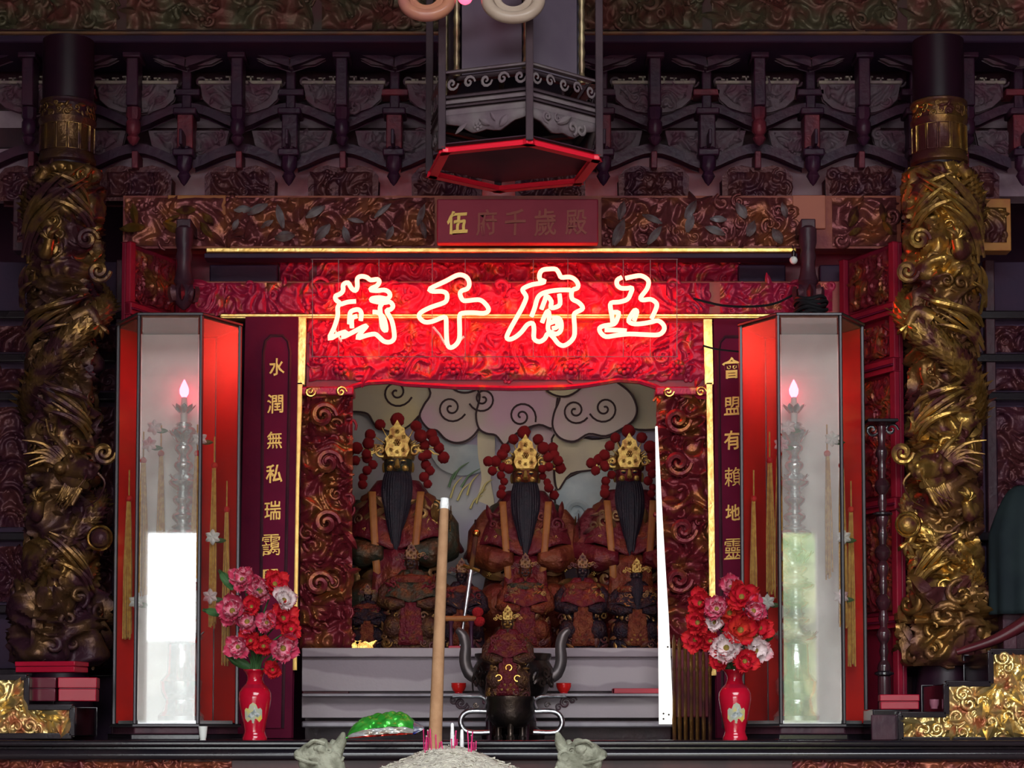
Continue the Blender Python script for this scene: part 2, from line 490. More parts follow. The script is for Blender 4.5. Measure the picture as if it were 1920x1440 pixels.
    mat('mural_tan', (.55, .46, .31), (.44, .36, .28), 4, .6)
    mat('wave_grey', (.42, .43, .43), (.28, .31, .33), 5, .5, 0, .1, 30)
    mat('grass_yellow', (.52, .42, .16), None, 5, .6)
    mat('grass_green', (.12, .20, .10), None, 5, .6)
palette()
G = MATS
# ================================================================== THE SETTING
HX = 5.2; YB = 10.2; YF = DOOR['y']; CH = 5.0
struct(MB().box(-HX - .2, HX + .2, YF - .2, YB + .2, -.1, 0).build('floor', G['floor_tile'], smooth=False))
m = MB()
m.box(-HX - .2, ADDED_WELL['x0'], YF - .2, YB + .2, CH, CH + .1); m.box(ADDED_WELL['x1'], HX + .2, YF - .2, YB + .2, CH, CH + .1)
m.box(ADDED_WELL['x0'], ADDED_WELL['x1'], YF - .2, ADDED_WELL['y0'], CH, CH + .1); m.box(ADDED_WELL['x0'], ADDED_WELL['x1'], ADDED_WELL['y1'], YB + .2, CH, CH + .1)
struct(m.build('ceiling', G['ceiling_wood'], smooth=False))
struct(MB().box(-HX - .2, HX + .2, YB, YB + .15, 0, CH).build('wall_back', G['wall_dark'], smooth=False))
struct(MB().box(-HX - .15, -HX, YF, YB, 0, CH).build('wall_left', G['wall_dark'], smooth=False))
struct(MB().box(HX, HX + .15, YF, YB, 0, CH).build('wall_right', G['wall_dark'], smooth=False))
m = MB()
m.box(-HX, DOOR['x0'], YF - .15, YF, 0, CH); m.box(DOOR['x1'], HX, YF - .15, YF, 0, CH)
m.box(DOOR['x0'], DOOR['x1'], YF - .15, YF, DOOR['z1'], CH)
struct(m.build('wall_front', G['wall_pale'], smooth=False))
# the courtyard beyond the open front (seen only as a reflection in the lamp glass)
struct(MB().box(-14, 14, -24, YF - .2, -.15, -.02).build('courtyard_paving', mat('paving', (.42, .40, .37), (.34, .33, .30), 2, .8), smooth=False))
struct(MB().box(-14, 2.0, -19.3, -19, -.02, 3.0).build('courtyard_wall_left', mat('court_wall', (.72, .72, .70), (.62, .63, .62), .9, .8), smooth=False))
struct(MB().box(2.0, 14, -19.3, -19, -.02, 2.6).build('courtyard_wall_right', mat('court_brick', (.50, .42, .28), (.45, .22, .15), .9, .8), smooth=False))
hm = mat('hedge', (.11, .19, .06), (.42, .42, .20), 1.6, .8)
for i, (x, r, h) in enumerate(((4.2, 1.7, 7.6), (7.8, 1.5, 7.4), (11.2, 1.4, 7.0))):
    t = thing('courtyard_tree', 'green courtyard tree outside the entrance, %s from the doorway' % ORD[i], 'tree', (x, -16.5, -.02), group='courtyard trees')
    rg = random.Random(i); q = MB()
    for k in range(40):
        a = rg.uniform(0, 2 * pi); d = rg.uniform(0, .8) * r
        q.ball((x + d * math.cos(a), -16.5 + d * math.sin(a), h * .16 + rg.uniform(0, .78) * h), r * rg.uniform(.35, .55), 10, 7, jit=.15, rg=rg)
    o = q.build('crown', hm, t); o['kind'] = 'stuff'
    MB().tube([(x, -16.5, -.02), (x + .05, -16.5, h * .35), (x, -16.5, h * .7)], [.14, .11, .08], 8).build('trunk', G['dark_wood'], t)

# side screens of panelled red wood that run back from the columns to the shrine
def side_screen(sg, which):
    xa, xb = sg * 1.36, sg * 1.52          # far end at the shrine front, near end by the column
    ya, yb = 8.32, 7.98
    t = thing('side_screen', 'red panelled wooden screen between the shrine and the %s dragon column' % which, 'screen', (sg * 1.44, 8.15, 0))
    d = Vector((xb - xa, yb - ya, 0)); ln = d.length; d.normalize(); nrm = Vector((-d.y, d.x, 0)) * (1 if sg > 0 else -1)
    if nrm.y > 0: nrm = -nrm
    def slab(name, u0, u1, z0, z1, off, th, mt, bev=.004):
        q = MB(); a = Vector((xa, ya, 0)) + d * u0 + nrm * off; b = Vector((xa, ya, 0)) + d * u1 + nrm * off
        c = b + nrm * th; e = a + nrm * th
        q.zprism([(a.x, a.y), (b.x, b.y), (c.x, c.y), (e.x, e.y)], z0, z1)
        return q.build(name, mt, t, bevel=bev)
    slab('panel', 0, ln, .1, 3.42, -.02, .02, G['deep_red'])
    for z, h in ((3.13, .05), (2.905, .055), (2.36, .05), (1.9, .05)):
        slab('rail', 0, ln, z, z + h, 0, .03, G['red_paint'])
        slab('rail_bead', 0, ln, z + h * .4, z + h * .55, .03, .008, G['plum_wood'], .002)
    for u in (0, ln - .035):
        slab('stile', u, u + .035, .1, 3.42, 0, .024, G['red_paint'])
    for k, (z0, z1) in enumerate(((3.2, 3.4), (2.98, 3.11), (2.43, 2.89), (1.97, 2.34))):
        q = MB()
        def fm(u, v, dd): p = Vector((xa, ya, 0)) + d * u + nrm * (dd + .002); return (p.x, p.y, v)
        scatter(q, .06, ln - .06, z0, z1, .045, 40 + k, fm, 1.4, dmul=.6); relief(q, .05, ln - .05, z0, z1, fm, .016, .03, 50 + k)
        q.build('carved_infill', G['pillar_carving'], t)['kind'] = 'stuff'
side_screen(-1, 'left'); side_screen(1, 'right')

# panelling beyond the columns, at the edges of the picture
def outer_panelling(sg, which):
    t = thing('wall_panelling', 'dark carved wall panelling beyond the %s dragon column' % which, 'panelling', (sg * 2.02, 8.42, 0))
    xs = sorted((sg * 1.56, sg * 2.9))
    MB().box(xs[0], xs[1], 8.46, 8.56, .1, 3.45).build('back_board', G['beam_dark'], t, smooth=False)
    for z in (1.72, 1.98, 2.28, 2.86, 3.02, 3.2):
        MB().box(xs[0], xs[1], 8.40, 8.46, z, z + .035).build('rail', G['black_lacquer'], t, bevel=.006)
    for x in (1.62, 1.98, 2.34, 2.7):
        MB().box(sg * x - .02, sg * x + .02, 8.41, 8.46, .1, 3.45).build('stile', G['dark_wood'], t, bevel=.004)
    k = 0
    for a, b in ((1.65, 1.95), (2.01, 2.31)):
        u0, u1 = sorted((sg * a, sg * b))
        for z0, z1 in ((2.34, 2.84), (2.91, 3.0), (3.07, 3.18), (2.03, 2.26)):
            q = MB(); scatter(q, u0 + .02, u1 - .02, z0 + .01, z1 - .01, .05, 77 + k, flatmap(8.46), 1.4, dmul=.7); relief(q, u0, u1, z0, z1, flatmap(8.46), .03, .035, 70 + k); k += 1
            q.build('carved_infill', G['bracket_carving'], t)['kind'] = 'stuff'
outer_panelling(-1, 'left'); outer_panelling(1, 'right')

# ================================================================== BRACKETS AND BEAMS ABOVE
YW = 8.62
struct(MB().box(-3.2, 3.2, YW, YW + .12, WZ(368, YW), WZ(60, YW) + .1).build('wall_above_frieze', G['old_plaster'], smooth=False))
for k, (b0, b1) in enumerate(((208, 76), (279, 243))):       # dark boards fixed over the plaster behind the bracket tiers
    struct(MB().box(-3.2, 3.2, YW - .025, YW, WZ(b0, YW), WZ(b1, YW)).build('trim_%d' % (k + 1), G['dark_wood'], smooth=False))
t = thing('top_beam', 'dark straight beam under the topmost carved frieze', 'beam', (0, 8.2, WZ(80, 8.2)))
MB().box(-3.2, 3.2, 8.12, 8.5, WZ(79, 8.12), WZ(60, 8.12)).build('beam', G['beam_dark'], t, bevel=.008)
MB().box(-3.2, 3.2, 8.10, 8.13, WZ(63, 8.1), WZ(58, 8.1)).build('beam_edge', mat('edge_brown', (.12, .07, .06), (.2, .1, .05), 8, .4), t, bevel=.003)
t = thing('upper_frieze', 'dusky green and brown carved frieze along the top of the picture', 'frieze', (0, 8.2, WZ(58, 8.2)))
MB().box(-3.2, 3.2, 8.16, 8.3, WZ(57, 8.16), WZ(-60, 8.16)).build('board', mat('frieze_top', (.085, .06, .05), (.10, .035, .04), 5, .5), t, smooth=False)
for k in range(6):
    q = MB(); a = -2.35 + k * .79
    scatter(q, a, a + .75, WZ(44, 8.16), WZ(-40, 8.16), .075, 300 + k, flatmap(8.16), 1.5, (.35, .55, .1), dmul=.8)
    relief(q, a, a + .75, WZ(56, 8.16), WZ(-40, 8.16), flatmap(8.16), .03, .04, 310 + k)
    q.build('carved_panel', G['top_carving'], t)['kind'] = 'stuff'

def bow(cx, zc, half, rise, th, y, dep, flip=False):
    """a springing bracket arm: a bow that peaks in the middle and dips to both ends"""
    P = []; n = 10
    for i in range(n + 1):
        u = -1 + 2 * i / n; s = (1 - abs(u)) ; P.append((cx + u * half, zc + rise * (math.sin(s * pi / 2) ** 1.3) + th))
    for i in range(n, -1, -1):
        u = -1 + 2 * i / n; s = (1 - abs(u)); P.append((cx + u * half, zc + rise * (math.sin(s * pi / 2) ** 1.3) - th * .15 * (1 - s)))
    return MB().prism(P, y - dep, y)
def bowl_panel(cx, z0, z1, w0, w1, y, dep):
    n = 8; P = []
    for i in range(n + 1):
        a = pi * i / n
        P.append((cx - w1 / 2 * math.cos(a) * (1 if 0 < i < n else 1), z1 - (z1 - z0) * math.sin(a) ** .7))
    return MB().prism(P + [], y - dep, y)
def carved_on(parent, name, x0, x1, z0, z1, y, size, seed, mt, dens=1.2, inside=None, dm=.6):
    q = MB(); relief(q, x0, x1, z0, z1, flatmap(y), size * dm * .55, size * .55, seed, None, inside)
    scatter(q, x0, x1, z0, z1, size, seed, flatmap(y), dens, inside=inside, dmul=dm)
    o = q.build(name, mt, parent); o['kind'] = 'stuff'
    return o

def px_bracket_low(cx, idx, label):
    """the lower tier: hanging post, bowl-shaped carved board, springing arm over it"""
    Y = 8.40; x = WX(cx, Y, 280); p = PX(Y)
    t = thing('lower_bracket', label, 'bracket', (x, Y, WZ(355, Y)), group='lower tier of roof brackets')
    z = lambda py: WZ(py, Y)
    q = MB().lathe([(.001, z(356)), (6 * p, z(350)), (13 * p, z(338)), (9 * p, z(330)), (15 * p, z(322)), (15 * p, z(303)), (10 * p, z(298)), (12 * p, z(284))], 8, (x, Y - .06, 0))
    q.build('hanging_post', G['bracket_wood'], t)
    MB().box(x - 20 * p, x + 20 * p, Y - .1, Y, z(303), z(290)).build('bearing_block', G['bracket_wood'], t, bevel=.006)
    bowl_panel(x, z(288), z(240), 60 * p, 150 * p, Y + .08, .03).build('bowl_board', G['bracket_green'], t, bevel=.004)
    bw, bz = 75 * p, z(240) - z(288)
    ins = lambda u, v: ((u - x) / bw) ** 2 + ((v - z(240)) / bz) ** 2 < .8
    carved_on(t, 'board_carving', x - bw, x + bw, z(286), z(243), Y + .05, .045, 500 + idx, G['bracket_green'], 1.3, ins)
    MB().box(x - 15 * p, x + 15 * p, Y - .05, Y + .06, z(284), z(214)).build('strut', G['bracket_red'] if idx % 2 else G['bracket_wood'], t, bevel=.005)
    MB().box(x - 22 * p, x + 22 * p, Y - .07, Y + .05, z(222), z(210)).build('bearing_block', G['bracket_wood'], t, bevel=.006)
    bow(x, z(237), 92 * p, 30 * p, 13 * p, Y + .06, .07).build('springing_arm', G['bracket_wood'], t, bevel=.004)
    MB().box(x - 9 * p, x + 9 * p, Y - .02, Y + .06, z(212), z(118)).build('upper_strut', G['bracket_wood'], t, bevel=.005)
    MB().box(x - 26 * p, x + 26 * p, Y - .03, Y + .07, z(182), z(170)).build('cross_block', G['bracket_red'] if idx % 3 == 0 else G['bracket_wood'], t, bevel=.005)
    for sg in (-1, 1):
        q = leaf(34 * p, 16 * p, .2); w = MB(); w.add([(x + sg * (26 * p + v), Y + .03 - d * .5, z(176) + u + sg * 0) for u, v, d in q.v], q.f)
        w.build('carved_wing', G['bracket_carving'], t)
        q = scroll(11 * p, 1.4, .24, sg, 16); w = MB(); w.add([(x + sg * 24 * p + u, Y + .03 - d * .5, z(150) + v) for u, v, d in q.v], q.f)
        w.build('scroll', G['bracket_green'], t)
    MB().box(x - 3 * p, x + 3 * p, Y - .16, Y - .06, z(290), z(262)).build('tongue', G['bracket_wood'], t, bevel=.003)

def px_bracket_high(cx, idx, label):
    """the upper tier: carved hump block, arm, post, bowl board, pale fret band and top arm"""
    Y = 8.32; x = WX(cx, Y, 200); p = PX(Y)
    t = thing('upper_bracket', label, 'bracket', (x, Y, WZ(365, Y)), group='upper tier of roof brackets')
    z = lambda py: WZ(py, Y)
    P = [(x - 63 * p, z(366)), (x + 63 * p, z(366)), (x + 64 * p, z(325)), (x + 52 * p, z(311)), (x + 30 * p, z(306)), (x, z(312)), (x - 30 * p, z(306)), (x - 52 * p, z(311)), (x - 64 * p, z(325))]
    MB().prism(P, Y + .06, Y + .16).build('hump_block', G['bracket_carving'], t, bevel=.008)
    carved_on(t, 'block_carving', x - 56 * p, x + 56 * p, z(362), z(316), Y + .06, .05, 600 + idx, G['bracket_carving'], 1.4)
    bow(x, z(305), 88 * p, 28 * p, 14 * p, Y + .12, .07).build('springing_arm', G['bracket_wood'], t, bevel=.004)
    MB().box(x - 6 * p, x + 6 * p, Y + .02, Y + .14, z(312), z(280)).build('king_strut', G['bracket_red'], t, bevel=.004)
    q = MB().lathe([(.001, z(276)), (8 * p, z(272)), (13 * p, z(262)), (9 * p, z(256)), (14 * p, z(250)), (14 * p, z(232)), (11 * p, z(228)), (14 * p, z(222)), (14 * p, z(206)), (10 * p, z(202))], 8, (x, Y - .02, 0))
    q.build('hanging_post', G['bracket_red'] if idx % 3 == 1 else G['bracket_wood'], t)
    bowl_panel(x, z(204), z(152), 60 * p, 150 * p, Y + .08, .03).build('bowl_board', G['bracket_green'], t, bevel=.004)
    bw, bz = 75 * p, z(152) - z(204)
    ins = lambda u, v: ((u - x) / bw) ** 2 + ((v - z(152)) / bz) ** 2 < .8
    carved_on(t, 'board_carving', x - bw, x + bw, z(202), z(155), Y + .05, .045, 700 + idx, G['bracket_green'], 1.3, ins)
    MB().box(x - 80 * p, x + 80 * p, Y + .04, Y + .09, z(151), z(145)).build('fret_rail', G['fret_pale'], t, bevel=.002)
    q = MB()
    for k in range(-3, 4):          # a small key fret under the top arm
        c = x + k * 20 * p; h = 14 * p * (1 - abs(k) / 5)
        q.box(c - 1.5 * p, c + 1.5 * p, Y + .05, Y + .08, z(146), z(146) + h); q.box(c - 8 * p, c + 5 * p, Y + .05, Y + .08, z(146) + h - 3 * p, z(146) + h)
    q.build('key_fret', G['fret_pale'], t, smooth=False)
    MB().box(x - 11 * p, x + 11 * p, Y - .06, Y + .05, z(205), z(108)).build('strut', G['bracket_wood'], t, bevel=.005)
    MB().box(x - 17 * p, x + 17 * p, Y - .08, Y + .05, z(118), z(104)).build('bearing_block', G['bracket_wood'], t, bevel=.005)
    bow(x, z(126), 96 * p, 26 * p, 12 * p, Y + .04, .08).build('springing_arm', G['bracket_wood'], t, bevel=.004)

for k in range(-1, 9):
    cx = 350 + 195 * k
    if 1690 < cx < 1800 or 60 < cx < 150: pass
    px_bracket_low(cx, k + 1, 'bracket with hanging post in the lower tier, %s from the left' % ORD[k + 1])
for k in range(-2, 8):
    cx = 447 + 195 * k
    px_bracket_high(cx, k + 2, 'bracket with hump block and pale fret in the upper tier, %s from the left' % ORD[k + 2])
for k in range(-1, 9):      # pierced boards hanging from the top beam, between the upper brackets
    Y = 8.30; cx = 350 + 195 * k; x = WX(cx, Y, 100); p = PX(Y); z = lambda py: WZ(py, Y)
    t = thing('pierced_board', 'pierced carved board below the top beam, %s from the left' % ORD[k + 1], 'board', (x, Y, z(124)), group='pierced boards below the top beam')
    P = [(x - 84 * p, z(79)), (x + 84 * p, z(79)), (x + 80 * p, z(98)), (x + 45 * p, z(116)), (x, z(121)), (x - 45 * p, z(116)), (x - 80 * p, z(98))]
    MB().prism(P, Y + .02, Y + .05).build('board', G['bracket_green'], t, bevel=.003)
    for s in (-1, 1):
        for u, v, r in ((22, 98, 11), (52, 94, 9)):
            q = scroll(r * p, 1.3, .22, s, 14); w = MB(); w.add([(x + s * u * p + a, Y + .02 - c * .5, z(v) + b) for a, b, c in q.v], q.f)
            w.build('scroll', G['bracket_green'], t)
    q = boss(12 * p, 6); w = MB(); w.add([(x + a, Y + .02 - c * .8, z(100) + b) for a, b, c in q.v], q.f); w.build('rosette', G['bracket_red'], t)

# carved frieze with the name board, gilt batten below
YF_ = 8.28
t = thing('carved_frieze', 'carved red and orange frieze with silvery leaves, left and right of the name board', 'frieze', (0, YF_, WZ(468, YF_)))
zf0, zf1 = WZ(466, YF_), WZ(367, YF_)
MB().box(WX(225, YF_), WX(1695, YF_), YF_, YF_ + .1, zf0, zf1).build('ground_board', G['frieze_ground'], t, smooth=False)
for k, (a, b) in enumerate(((235, 420), (420, 560), (560, 690), (690, 815), (1128, 1250), (1250, 1370), (1370, 1500), (1560, 1680))):
    x0, x1 = WX(a, YF_, 420), WX(b, YF_, 420)
    q = MB(); scatter(q, x0 + .01, x1 - .01, zf0 + .02, zf1 - .02, .065, 800 + k, flatmap(YF_), 1.25, (.3, .6, .1), dmul=.85,
                      inside=(lambda u, v: not (abs(u - WX(365, YF_)) < .06 and v > WZ(430, YF_))))
    relief(q, x0, x1, zf0 + .01, zf1 - .01, flatmap(YF_), .022, .04, 850 + k)
    q.build('leaf_carving', G['frieze_leaf'], t)['kind'] = 'stuff'
    q = MB(); scatter(q, x0 + .03, x1 - .03, zf0 + .03, zf1 - .05, .06, 830 + k, flatmap(YF_ - .022), .45, (.0, 1., .0), dmul=1.0)
    q.build('silver_leaves', G['frieze_silver'] if k not in (0, 7) else G['gilt_dragon'], t)['kind'] = 'stuff'
MB().box(WX(1490, YF_), WX(1552, YF_), YF_ - .012, YF_, WZ(430, YF_), zf1).build('plain_panel', mat('terracotta', (.42, .13, .085), (.34, .10, .07), 6, .5), t, bevel=.003)
MB().box(WX(310, YF_), WX(420, YF_), YF_ - .012, YF_, WZ(405, YF_), zf1).build('plain_panel', mat('ochre_board', (.40, .17, .04), (.30, .09, .03), 6, .5), t, bevel=.003)
for sg in (-1, 1):
    MB().box(*sorted((sg * 1.90, sg * 2.02)), 8.2, 8.28, WZ(470, 8.2), WZ(372, 8.2)).build('end_panel', mat('ochre_board', (.4, .17, .04)) if sg > 0 else G['dark_wood'], t, bevel=.004)
    carved_on(t, 'end_carving', min(sg * 1.91, sg * 2.0), max(sg * 1.91, sg * 2.0), WZ(455, 8.2), WZ(390, 8.2), 8.2, .05, 890 + sg, G['gilt_dark'] if sg > 0 else G['bracket_carving'], 1.2)
yb = 8.2
t = thing('gilt_batten', 'long thin gilded batten under the carved frieze', 'moulding', (0, yb, WZ(473, yb)))
MB().box(WX(382, yb), WX(1497, yb), yb, yb + .08, WZ(473, yb), WZ(464, yb)).build('batten', mat('bright_gilt', (.90, .62, .22), (.75, .45, .12), 24, .35, .8, .2, 60), t, bevel=.004)
MB().box(WX(378, yb), WX(1500, yb), yb + .015, yb + .1, WZ(482, yb), WZ(473, yb)).build('lower_edge', G['beam_dark'], t, bevel=.002)
# name board
yn = 8.14
t = thing('name_board', 'faded red name board with gold characters above the neon sign', 'sign', (WX(969, yn), yn, WZ(460, yn)))
MB().box(WX(818, yn), WX(1123, yn), yn, yn + .05, WZ(456, yn), WZ(373, yn)).build('board', mat('faded_red', (.30, .022, .050), (.24, .012, .036), 3, .5, 0, .05, 30), t, bevel=.005)
g1 = glyph_meshes('伍', G['gold_paint'], .05, .03)
g2 = glyph_meshes('府千歲殿', mat('faded_gilt', (.30, .085, .06), (.36, .075, .06), 30, .5), .03, .012)
for ch, cxp, s in (('伍', 857, 46), ('府', 912, 50), ('千', 966, 50), ('歲', 1022, 52), ('殿', 1080, 52)):
    x, z = W(cxp, 417, yn - .002)
    o = inst('character', (g1 if ch == '伍' else g2)[ch], None, (0, 0, 0)); o.scale = (s * PX(yn) * (.86 if ch == '伍' else .8), .04, s * PX(yn))
    o.parent = t; o.location = Vector((x, yn - .002, z)) - t.location
    o['label'] = 'bright gold character' if ch == '伍' else 'faded character'
# ================================================================== THE SHRINE FRONT
YS = 8.36          # front plane of the shrine surround
pS = PX(YS)
# recess between batten and red beam
t = thing('clerestory_board', 'dark red recessed board behind the top of the neon sign', 'board', (0, YS + .1, WZ(530, YS)))
MB().box(WX(225, YS), WX(1690, YS), YS + .10, YS + .16, WZ(530, YS), WZ(462, YS)).build('board', G['deep_red'], t, smooth=False)
for a, b, sd in ((520, 575, 1), (1280, 1390, 2), (590, 800, 3), (1090, 1280, 4), (800, 1090, 6), (230, 300, 5)):
    carved_on(t, 'carving', WX(a, YS, 500), WX(b, YS, 500), WZ(527, YS), WZ(480, YS), YS + .10, .06, 900 + sd, G['red_carving'], 1.3)
for a, b in ((385, 515), (1390, 1480), (1545, 1650)):
    MB().box(WX(a, YS), WX(b, YS), YS + .06, YS + .10, WZ(524, YS), WZ(490, YS)).build('dark_inset', G['beam_dark'], t, bevel=.006)
# carved red crossbeam
t = thing('red_crossbeam', 'carved red crossbeam with terracotta ends behind the neon sign', 'beam', (0, YS, WZ(592, YS)))
MB().box(WX(285, YS), WX(1610, YS), YS, YS + .12, WZ(592, YS), WZ(527, YS)).build('beam', mat('terra_red', (.36, .10, .07), (.30, .05, .045), 5, .5, 0, .1, 40), t, bevel=.005)
for k, (a, b) in enumerate(((340, 420), (420, 500), (500, 580), (580, 700), (700, 830), (830, 960), (960, 1090), (1090, 1210), (1210, 1330), (1350, 1450), (1450, 1560))):
    carved_on(t, 'carving', WX(a, YS, 560), WX(b, YS, 560), WZ(588, YS), WZ(531, YS), YS, .065, 930 + k, G['red_carving'], 1.35, dm=.5)
t = thing('gold_lintel_strip', 'thin gold strip running behind the neon characters', 'moulding', (0, YS - .03, WZ(600, YS)))
MB().box(WX(412, YS), WX(1460, YS), YS - .03, YS + .05, WZ(600, YS), WZ(591, YS)).build('strip', mat('bright_gilt', (.9, .62, .22)), t, bevel=.003)
MB().box(WX(412, YS), WX(1460, YS), YS - .036, YS - .03, WZ(597, YS), WZ(595.5, YS)).build('groove_bead', G['gold_paint'], t, bevel=.001)

# valance with a scalloped lower edge
t = thing('carved_valance', 'red carved openwork valance with scalloped lower edge over the statues', 'valance', (WX(955, YS), YS, WZ(725, YS)))
top = WZ(601, YS)
lowpx = [(576, 745), (600, 742), (640, 735), (662, 724), (690, 717), (730, 715), (760, 720), (800, 722), (850, 725), (960, 728), (1060, 726), (1100, 722), (1130, 717), (1160, 712), (1200, 715), (1228, 724), (1250, 735), (1290, 742), (1334, 745)]
P = [(WX(a, YS, b), WZ(b, YS)) for a, b in lowpx]
MB().prism(P + [(WX(1334, YS, 650), top), (WX(576, YS, 650), top)], YS + .01, YS + .05).build('board', G['red_paint'], t, bevel=.004)
MB().tube([(x, YS + .005, z) for x, z in P], .011, 6).build('scalloped_edge', G['red_carving'], t)
for k in range(10):
    a = 580 + k * 75
    carved_on(t, 'carving', WX(a, YS, 660), WX(a + 75, YS, 660), WZ(712, YS), WZ(605, YS), YS + .01, .058, 960 + k, G['red_carving'], 1.45, dm=.55)
for a in (640, 745, 850, 960, 1070, 1170, 1270):
    q = boss(16 * pS, 8); w = MB(); x, z = W(a, 690, YS)
    w.add([(x + u, YS - .012 - d, z + v) for u, v, d in q.v], q.f); w.build('rosette', G['red_carving'], t)

# carved pillars either side of the opening
def carved_pillar(x0p, x1p, which, sd, edge=None):
    t = thing('carved_pillar', 'dark red and gilt openwork pillar at the %s of the statue niche' % which, 'pillar', (WX((x0p + x1p) / 2, YS), YS, WZ(1345, YS)))
    x0, x1 = WX(x0p, YS, 950), WX(x1p, YS, 950)
    MB().box(x0 + .01, x1 - .01, YS + .03, YS + .10, WZ(1345, YS), WZ(735, YS)).build('core', G['deep_red'], t, bevel=.004)
    n = 6; ys = [735 + (1215 - 735) * i / n for i in range(n + 1)]
    for i in range(n):
        q = MB(); scatter(q, x0, x1, WZ(ys[i + 1], YS), WZ(ys[i], YS), .062, sd + i, flatmap(YS + .03), 1.5, dmul=.85)
        relief(q, x0, x1, WZ(ys[i + 1], YS), WZ(ys[i], YS), flatmap(YS + .03), .04, .04, sd + 20 + i)
        q.build('carving', G['pillar_carving'], t)['kind'] = 'stuff'
    for cy in (790, 880, 985, 1095):        # larger coiled cloud scrolls
        q = scroll(26 * pS, 1.6, .26, 1 if which == 'left' else -1, 26); w = MB(); x, z = W((x0p + x1p) / 2 + rnd.uniform(-14, 14), cy + rnd.uniform(-14, 14), YS)
        w.add([(x + u, YS + .0 - d * .8, z + v) for u, v, d in q.v], q.f); w.build('scroll', G['pillar_carving'], t)
    q = MB(); x, z = W((x0p + x1p) / 2, 736, YS)
    q.box(x0 - .005, x1 + .005, YS - .02, YS + .1, WZ(742, YS), WZ(726, YS)); q.build('capital', G['red_carving'], t, bevel=.006)
    for u in (-.3, .3):
        q = scroll(11 * pS, 1.5, .25, 1 if u > 0 else -1, 18); w = MB()
        w.add([(x + u * (x1 - x0) + a, YS - .02 - d * .6, z + b) for a, b, d in q.v], q.f); w.build('capital_scroll', G['gold'], t)
carved_pillar(563, 660, 'left', 1000)
carved_pillar(1232, 1333, 'right', 1040)
# slender gilded rods below the right pillar
yr = 8.12
for k, a in enumerate((1264, 1274, 1285, 1296, 1307, 1319, 1331)):
    x = WX(a, yr, 1280)
    o = MB().lathe([(.008, WZ(1388, 7.3)), (.009, WZ(1350, yr)), (.007, WZ(1340, yr)), (.007, WZ(1260, yr)), (.010, WZ(1255, yr)), (.007, WZ(1250, yr)), (.007, WZ(1200 + k * 6, yr)), (.002, WZ(1190 + k * 6, yr))], 8, (x, yr, 0)).build('ceremonial_rod', G['gilt_dark'])
    tag(o, 'slender dark gilt rod below the right carved pillar, %s from the white post' % ORD[k], 'rod', 'rods below the right pillar')

# gilt edging strips
def strip(name, pts, w, y, mt, label, d=.02):
    P = [(WX(a, y, b), WZ(b, y)) for a, b in pts]
    hw = w * PX(y) / 2
    poly = [(x - hw, z) for x, z in P] + [(x + hw, z) for x, z in reversed(P)]
    return tag(MB().prism(poly, y, y + d).build(name, mt, bevel=.003), label, 'moulding')
bgm = MATS['bright_gilt']
strip('gilt_edging', [(566, 598), (563, 719)], 13, YS - .03, bgm, 'short broad gilt edging strip at the left end of the neon sign')
strip('gilt_edging', [(1327, 600), (1330, 719)], 13, YS - .03, bgm, 'short broad gilt edging strip at the right end of the neon sign')
strip('gilt_edging', [(562, 719), (556, 900), (551, 1255)], 7, YS - .03, mat('dull_gilt', (.72, .46, .14), (.6, .35, .1), 24, .4, .7), 'long narrow gilt strip beside the left couplet board')
strip('gilt_edging', [(1330, 719), (1333, 900), (1338, 1265)], 8, YS - .03, bgm, 'long narrow gilt strip beside the right couplet board')

# white strip standing inside the right pillar; light on it added as glow
yl = 8.13
t = thing('lit_white_strip', 'white upright strip with its lit look put in as glow, at the right edge of the niche', 'light', (WX(1247, yl), yl, WZ(1357, yl)))
x = lambda a, b: WX(a, yl, b)
z = lambda b: WZ(b, yl)
MB().prism([(x(1237, 1357), z(1357)), (x(1262, 1357), z(1357)), (x(1253, 1160), z(1160)), (x(1243, 1000), z(1000)), (x(1236, 870), z(870)), (x(1232, 800), z(800)), (x(1230, 800), z(800)), (x(1231, 870), z(870)), (x(1235, 1100), z(1100))], yl, yl + .02).build('batten', mat('strip_added_glow', (.8, .8, .78), None, 5, .4, emit=(1, .98, .92), estr=.85), t, bevel=.002)
for a, b in ((1244, 1338), (1254, 1340), (1244, 1348), (1252, 1213)):
    o = MB().lathe([(.004, 0), (.0035, .003), (.001, .004)], 10).build('screw', G['bronze'], t)
    o.rotation_euler = (pi / 2, 0, 0); o.location = (x(a, b), yl - .001, z(b))

# couplet boards
CG = glyph_meshes('水私有地同會', G['gold_paint'], .05, .018)
CG.update(glyph_meshes('無瑞盟潤欽', G['gold_paint'], .05, .009))
CG.update(glyph_meshes('靄賴靈', G['gold_paint'], .05, .001))
def couplet(which, poly, field, chars):
    yc = YS - .05
    t = thing('couplet_board', 'tall plum couplet board with gold characters at the %s of the niche' % which, 'sign', (WX(sum(p[0] for p in poly) / 4, yc), yc, WZ(1382, yc)))
    Q = [(WX(a, yc, b), WZ(b, yc)) for a, b in poly]
    MB().prism(Q, yc, yc + .06).build('board', G['plum_wood'], t, bevel=.004)
    # raised border of the round-headed field: a ring of moulding around the sunk centre
    R = [(WX(a, yc, b), yc - .002, WZ(b, yc)) for a, b in field]
    MB().tube(R, .0075, 6, closed=True).build('field_moulding', G['dark_wood'], t)
    MB().prism([(a, c) for a, b, c in R], yc - .004, yc + .01).build('field', G['plum_field'], t, bevel=.002)
    for ch, a, b, s in chars:
        xx, zz = W(a, b, yc - .006)
        o = inst('character', CG[ch], None); o.scale = (s * PX(yc) * .86, .05, s * PX(yc))
        o.parent = t; o.location = Vector((xx, yc - .006, zz)) - t.location
        o['label'] = 'gold painted character'
